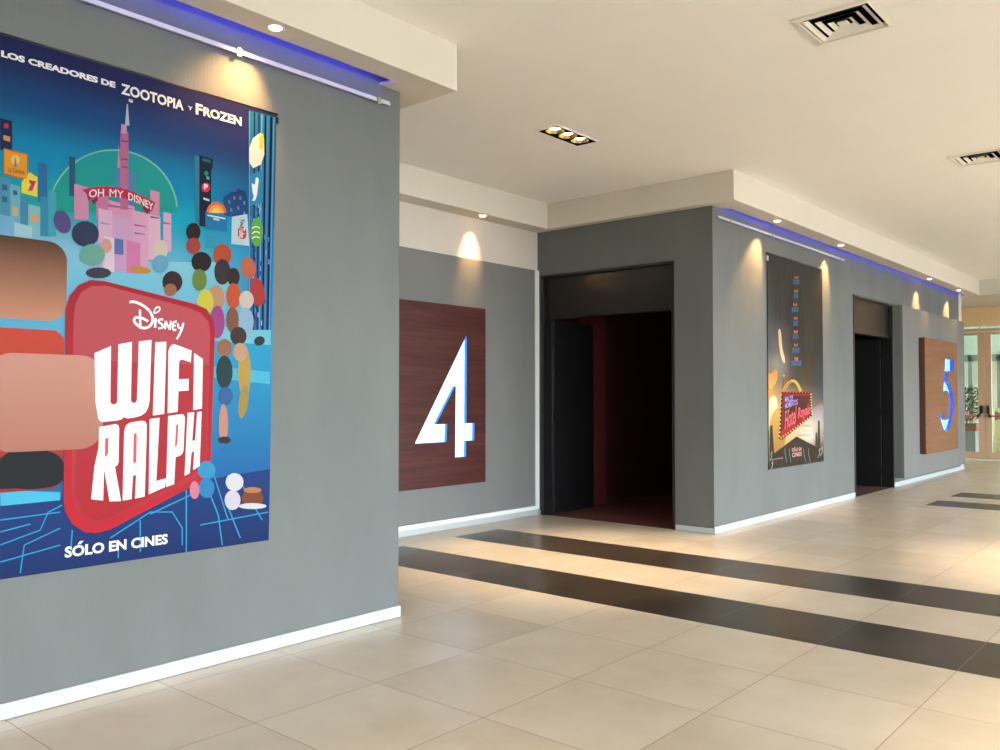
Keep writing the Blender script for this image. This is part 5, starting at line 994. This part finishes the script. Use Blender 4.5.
# ------------------------------------------------------------------ recessed triple downlights
def downlight(x, y, label, energy, aim=(0, 0)):
    r = empty('recessed_downlight', (x, y, ZC)); tag(r, label, 'downlight', 'triple downlights in the ceiling')
    hx, hy = .31, .115; mb = MB()
    mb.box(x-hx-.02, x+hx+.02, y-hy-.02, y-hy, ZC-.006, ZC).box(x-hx-.02, x+hx+.02, y+hy, y+hy+.02, ZC-.006, ZC)
    mb.box(x-hx-.02, x-hx, y-hy, y+hy, ZC-.006, ZC).box(x+hx, x+hx+.02, y-hy, y+hy, ZC-.006, ZC)
    mb.build('frame', M['ceil'], r)
    mb = MB(); T = .12
    mb.face([(x-hx, y-hy, ZC+T), (x+hx, y-hy, ZC+T), (x+hx, y+hy, ZC+T), (x-hx, y+hy, ZC+T)])
    for (a, b, c, d) in ((x-hx, y-hy, x+hx, y-hy), (x+hx, y-hy, x+hx, y+hy), (x+hx, y+hy, x-hx, y+hy), (x-hx, y+hy, x-hx, y-hy)):
        mb.face([(a, b, ZC-.003), (c, d, ZC-.003), (c, d, ZC+T), (a, b, ZC+T)])
    mb.build('housing', M['plenum'], r, normals=False)
    for k in (-1, 0, 1):
        cx = x + k*.195
        rf = MB().lathe([(.088, ZC + .002), (.080, ZC + .014), (.062, ZC + .05), (.035, ZC + .08)], cx, y, 24).build('reflector', M['gold'], r)
        MB().lathe([(0, ZC + .012), (.03, ZC + .016), (.052, ZC + .028), (.056, ZC + .04), (.04, ZC + .06)], cx, y, 20).build('bulb', M['bulb'], rf)
        spot_lamp(r, (cx, y, ZC + .005), (cx + aim[0], y + aim[1], 0), energy, 62, .8, 'ffdcb2', .04)
for i, (x, y) in enumerate(DLS):
    if i == 0: downlight(x, y, 'lit triple downlight in the ceiling before the wide doorway', 90, (.1, -.15))
    else: downlight(x, y, ['', 'triple downlight in the hall ceiling to the right of the photo', 'unseen triple downlight added in the ceiling behind the photographer', 'unseen triple downlight added in the far hall ceiling on the right', 'unseen triple downlight added in the ceiling above the photographer', 'unseen triple downlight added near the window front, to the right of the photographer', 'unseen triple downlight added in the middle of the hall near the window front', 'unseen triple downlight added near the exit soffit on the window side'][i], [0, 100, 60, 80, 60, 80, 80, 70][i])

# ------------------------------------------------------------------ square ceiling diffusers
def vent(x, y, label):
    r = empty('ceiling_vent', (x, y, ZC)); tag(r, label, 'vent', 'square air vents in the ceiling')
    def ring(o, i, zo, zi, mb):
        for k in range(4):
            a = [(math.copysign(1, (-1, 1, 1, -1)[(k + j) % 4]), math.copysign(1, (-1, -1, 1, 1)[(k + j) % 4])) for j in (0, 1)]
            P = [(x + a[0][0]*o, y + a[0][1]*o, zo), (x + a[1][0]*o, y + a[1][1]*o, zo), (x + a[1][0]*i, y + a[1][1]*i, zi), (x + a[0][0]*i, y + a[0][1]*i, zi)]
            mb.face(P)
            n = (Vector(P[1]) - Vector(P[0])).cross(Vector(P[2]) - Vector(P[0])).normalized() * .003
        return mb
    m1 = ring(.262, .218, ZC - .004, ZC - .012, MB()); ring(.218, .21, ZC - .012, ZC + .02, m1); ring(.262, .262, ZC - .004, ZC, m1) if False else None
    m1.build('frame', M['vent'], r, normals=False)
    for s in (.197, .137, .077):
        m2 = ring(s, s - .028, ZC - .010, ZC + .003, MB()); ring(s, s - .028, ZC - .008, ZC + .005, m2)
        m2.build('louvre', M['vent'], r, normals=False)
    MB().prism([(x-.03, y-.03, ZC-.010), (x+.03, y-.03, ZC-.010), (x+.03, y+.03, ZC-.010), (x-.03, y+.03, ZC-.010)], (0, 0, .012)).build('centre_plate', M['vent'], r)
    m3 = MB(); T = .16
    m3.face([(x-.218, y-.218, ZC+T), (x+.218, y-.218, ZC+T), (x+.218, y+.218, ZC+T), (x-.218, y+.218, ZC+T)])
    for k in range(4):
        a = [((-1, 1, 1, -1)[(k+j) % 4], (-1, -1, 1, 1)[(k+j) % 4]) for j in (0, 1)]
        m3.face([(x+a[0][0]*.218, y+a[0][1]*.218, ZC), (x+a[1][0]*.218, y+a[1][1]*.218, ZC), (x+a[1][0]*.218, y+a[1][1]*.218, ZC+T), (x+a[0][0]*.218, y+a[0][1]*.218, ZC+T)])
    m3.build('duct_box', M['plenum'], r, normals=False)
vent(*VENTS[0], 'square white ceiling vent at the top of the photo, whole in view')
vent(*VENTS[1], 'square white ceiling vent farther down the hall, cut off by the right edge')

# ------------------------------------------------------------------ doorway 4: frame, transom, leaf
d1 = empty('door_1', (XD, (D0 + D1)/2, 0)); d1['kind'] = 'structure'
mb = MB(); f = .035
mb.box(XD - .012, XD + .16, D0 - .012, D0 + f*.5, 0, DH, bevel=.002).box(XD - .012, XD + .16, D1 - f, D1 + .012, 0, DH, bevel=.002)
mb.box(XD - .012, XD + .16, D0 - .012, D1 + .012, DH - .02, DH + .012, bevel=.002).box(XD + .03, XD + .16, D0 + f*.5, D1 - f, 2.495, 2.53)
mb.build('door_frame', M['black'], d1)
MB().box(XD + .05, XD + .07, D0 + f*.5, D1 - f, 2.53, DH - .02).build('transom_panel', M['transom'], d1)
lf = MB().box(XD + .17, XD + 1.05, 6.685, 6.728, .012, 2.485, bevel=.002).build('door_leaf', M['black'], d1)
for z in (.28, 1.25, 2.18):
    MB().tube((XD + .163, 6.69, z - .05), (XD + .163, 6.69, z + .05), .008, 10).box(XD + .163, XD + .195, 6.682, 6.686, z - .05, z + .05).build('hinge', M['darkmetal'], lf)
# doorway 5
d2 = empty('door_2', ((E0 + E1)/2, YW, 0)); d2['kind'] = 'structure'
mb = MB()
mb.box(E0 - .012, E0 + f*.5, YW - .012, YW + .16, 0, 3.03, bevel=.002).box(E1 - f, E1 + .012, YW - .012, YW + .16, 0, 3.03, bevel=.002)
mb.box(E0 - .012, E1 + .012, YW - .012, YW + .16, 3.01, 3.042, bevel=.002).box(E0 + f*.5, E1 - f, YW + .03, YW + .16, 2.475, 2.51)
mb.build('door_frame', M['black'], d2)
MB().box(E0 + f*.5, E1 - f, YW + .05, YW + .07, 2.51, 3.01).build('transom_panel', M['transom'], d2)
lf = MB().box(15.02, 15.063, YW + .17, YW + 1.1, .012, 2.465, bevel=.002).build('door_leaf', M['black'], d2)
for z in (.28, 1.25, 2.18):
    MB().tube((15.015, YW + .163, z - .05), (15.015, YW + .163, z + .05), .008, 10).box(15.014, 15.02, YW + .163, YW + .195, z - .05, z + .05).build('hinge', M['darkmetal'], lf)

# ------------------------------------------------------------------ exit wall and glass doors
mb = MB()
mb.box(XE, XE + .12, -8, 7.0, 3.175, ZC); mb.box(XE, XE + .12, 5.75, 7.0, 0, 3.175); mb.box(XE, XE + .12, -8, 3.35, 0, 3.175)
struct('wall_exit', mb, M['tan'])
d3 = empty('door_3', (XE, 4.555, 0)); d3['kind'] = 'structure'
mb = MB()
mb.box(XE, XE + .08, 5.66, 5.75, 0, 3.175).box(XE, XE + .08, 3.35, 3.44, 0, 3.175)
mb.box(XE, XE + .08, 3.44, 5.66, 3.05, 3.12, bevel=.004).box(XE, XE + .08, 4.63, 4.66, 3.12, 3.175)
mb.build('door_frame', M['bronze'], d3)
MB().box(XE + .03, XE + .04, 3.44, 5.66, 3.12, 3.175).build('transom_glass', M['glass'], d3)
def leaf(y0, y1, hinge_hi):
    mb = MB(); a, b = XE + .012, XE + .062
    mb.box(a, b, y0, y0 + .14, .045, 3.04, bevel=.006).box(a, b, y1 - .14, y1, .045, 3.04, bevel=.006)
    mb.box(a, b, y0 + .14, y1 - .14, 2.965, 3.04, bevel=.004).box(a, b, y0 + .14, y1 - .14, .045, .205, bevel=.004)
    l = mb.build('door_leaf', M['bronze'], d3)
    MB().box(XE + .033, XE + .041, y0 + .14, y1 - .14, .205, 2.965).build('glass_pane', M['glass'], l)
    ym = y0 + .07 if hinge_hi else y1 - .07     # the meeting stile
    s = 1 if hinge_hi else -1
    MB().tube((XE - .075, ym + s*.07, 1.055), (XE - .075, y1 - .10 if hinge_hi else y0 + .10, 1.055), .021, 14).build('push_bar', M['redbar'], l)
    MB().box(XE - .05, XE + .012, ym - .035, ym + .035, 1.12, 1.30, bevel=.012).prism([(XE - .05, ym - .02, 1.14), (XE - .095, ym + s*.055 - .02, 1.03), (XE - .055, ym + s*.055 - .02, 1.03), (XE - .01, ym - .02, 1.14)], (0, .04, 0)).box(XE - .10, XE - .05, ym + s*.05 - .02, ym + s*.05 + .03, 1.02, 1.09, bevel=.006).build('latch_case', M['black'], l)
leaf(4.557, 5.655, True); leaf(3.445, 4.553, False)

# ------------------------------------------------------------------ beyond the exit doors
struct('floor_outside', MB().box(XE + .12, 40, -8.2, 12, -.12, -.015), M['concrete'])
mb = MB()
mb.box(32, 32.2, 3.0, 12, 2.9, 5.2); mb.box(32, 32.2, 7.35, 12, 0, 2.9); mb.box(32, 32.2, 3.0, 12, 0, .25)
struct('wall_outside', mb, M['pale'])
struct('wall_outside_far', MB().box(34, 34.2, -8.2, 12, 0, 5.2), M['cream'])
w2 = MB()
for y in (5.9, 6.75): w2.box(31.95, 32.05, y, y + .12, .25, 2.9)
w2.box(31.95, 32.05, 3, 7.35, 2.68, 2.9)
struct('window_2', w2, M['greymetal'])
mb = MB()
mb.box(XE + .12, 34.2, -8.2, 12, 5.2, 5.35); mb.box(XE, XE + .12, -8.2, 12, ZC, 5.2); mb.box(XE, XE + .12, 7.15, 12, 0, ZC);  mb.box(XE + .12, 34.2, 12, 12.15, 0, 5.2)
struct('ceiling_outside', mb, M['pale'])
# potted shrub
pp = empty('potted_shrub', (25.6, 5.55, -.015)); tag(pp, 'leafy shrub in a grey planter outside the left exit door', 'potted plant')
mb = MB(); x, y = 25.6, 5.55
mb.prism([(x-.25, y-.25, -.015), (x+.25, y-.25, -.015), (x+.25, y+.25, -.015), (x-.25, y+.25, -.015)], (0, 0, .62)); mb.build('planter', M['planter'], pp)
MB().box(x-.29, x+.29, y-.29, y+.29, .605, .80, bevel=.01).build('planter_rim', M['soil'], pp)
mb = MB()
for i in range(620):
    a = rnd.uniform(0, 2*math.pi); rr = rnd.uniform(.05, .42)**.8; z = rnd.uniform(.85, 1.75)
    rr *= (1 - abs(z - 1.2)/1.0)
    c = Vector((x + rr*math.cos(a), y + rr*math.sin(a), z)); d = Vector((math.cos(a), math.sin(a), rnd.uniform(-.4, .9))).normalized()
    s_ = d.cross(Vector((0, 0, 1))).normalized() * rnd.uniform(.02, .035); L = rnd.uniform(.10, .17); up_ = Vector((0, 0, .015))
    mb.face([c, c + d*L*.45 + s_ + up_, c + d*L, c + d*L*.45 - s_ + up_])
mb.build('foliage', M['leaf'], pp, normals=False)
mb = MB()
for i in range(6):
    a = i*1.05; mb.tube((x, y, .78), (x + .18*math.cos(a), y + .18*math.sin(a), 1.45), .008, 6)
mb.build('stem', M['soil'], pp)
yb = empty('notice_board', (26.5, 5.0, -.015)); tag(yb, 'yellow-green board with a red arrow shape behind the right exit door', 'board')
MB().box(26.5, 26.55, 3.6, 5.06, .02, 1.20, bevel=.01).build('panel', M['yellowgreen'], yb)
MB().prism([(26.49, 5.06, 1.12), (26.49, 4.72, .98), (26.49, 5.06, .86)], (.01, 0, 0)).build('red_arrow', M['pinkred'], yb)
for yy in (3.8, 4.9): MB().box(26.42, 26.62, yy - .02, yy + .02, -.015, .03).build('foot', M['greymetal'], yb)

# ------------------------------------------------------------------ light and camera
w = bpy.data.worlds.new('sky'); sc.world = w; w.use_nodes = True
bg = w.node_tree.nodes['Background']; bg.inputs[0].default_value = (*srgb('dfeef8'), 1); bg.inputs[1].default_value = 9.5
l = bpy.data.lights.new('daylight_portal', 'AREA'); l.shape = 'RECTANGLE'; l.size = 27.6; l.size_y = 2.8; l.cycles.is_portal = True
o = bpy.data.objects.new('daylight_portal', l); C.objects.link(o); o.location = (9, -8.25, 1.4); o.rotation_euler = (math.radians(90), 0, 0)

cam = bpy.data.cameras.new('camera'); co = bpy.data.objects.new('camera', cam); C.objects.link(co); sc.camera = co
cam.sensor_width = 36; cam.lens = 860/1000*36; cam.clip_start = .05; cam.clip_end = 200
pitch = math.atan(22/860); yaw = math.radians(40.7016)
co.location = (0, 0, 1.5); co.rotation_euler = (math.radians(90) + pitch, 0, yaw - math.radians(90))
sc.cycles.use_denoising = True
sc.cycles.max_bounces = 10; sc.cycles.diffuse_bounces = 6; sc.cycles.glossy_bounces = 4; sc.cycles.transparent_max_bounces = 8
sc.cycles.sample_clamp_indirect = 8; sc.cycles.caustics_reflective = False; sc.cycles.caustics_refractive = False
sc.view_settings.view_transform = 'Standard'; sc.view_settings.look = 'None'
sc.view_settings.exposure = 1.72; sc.view_settings.gamma = 1; sc.view_settings.use_curve_mapping = False
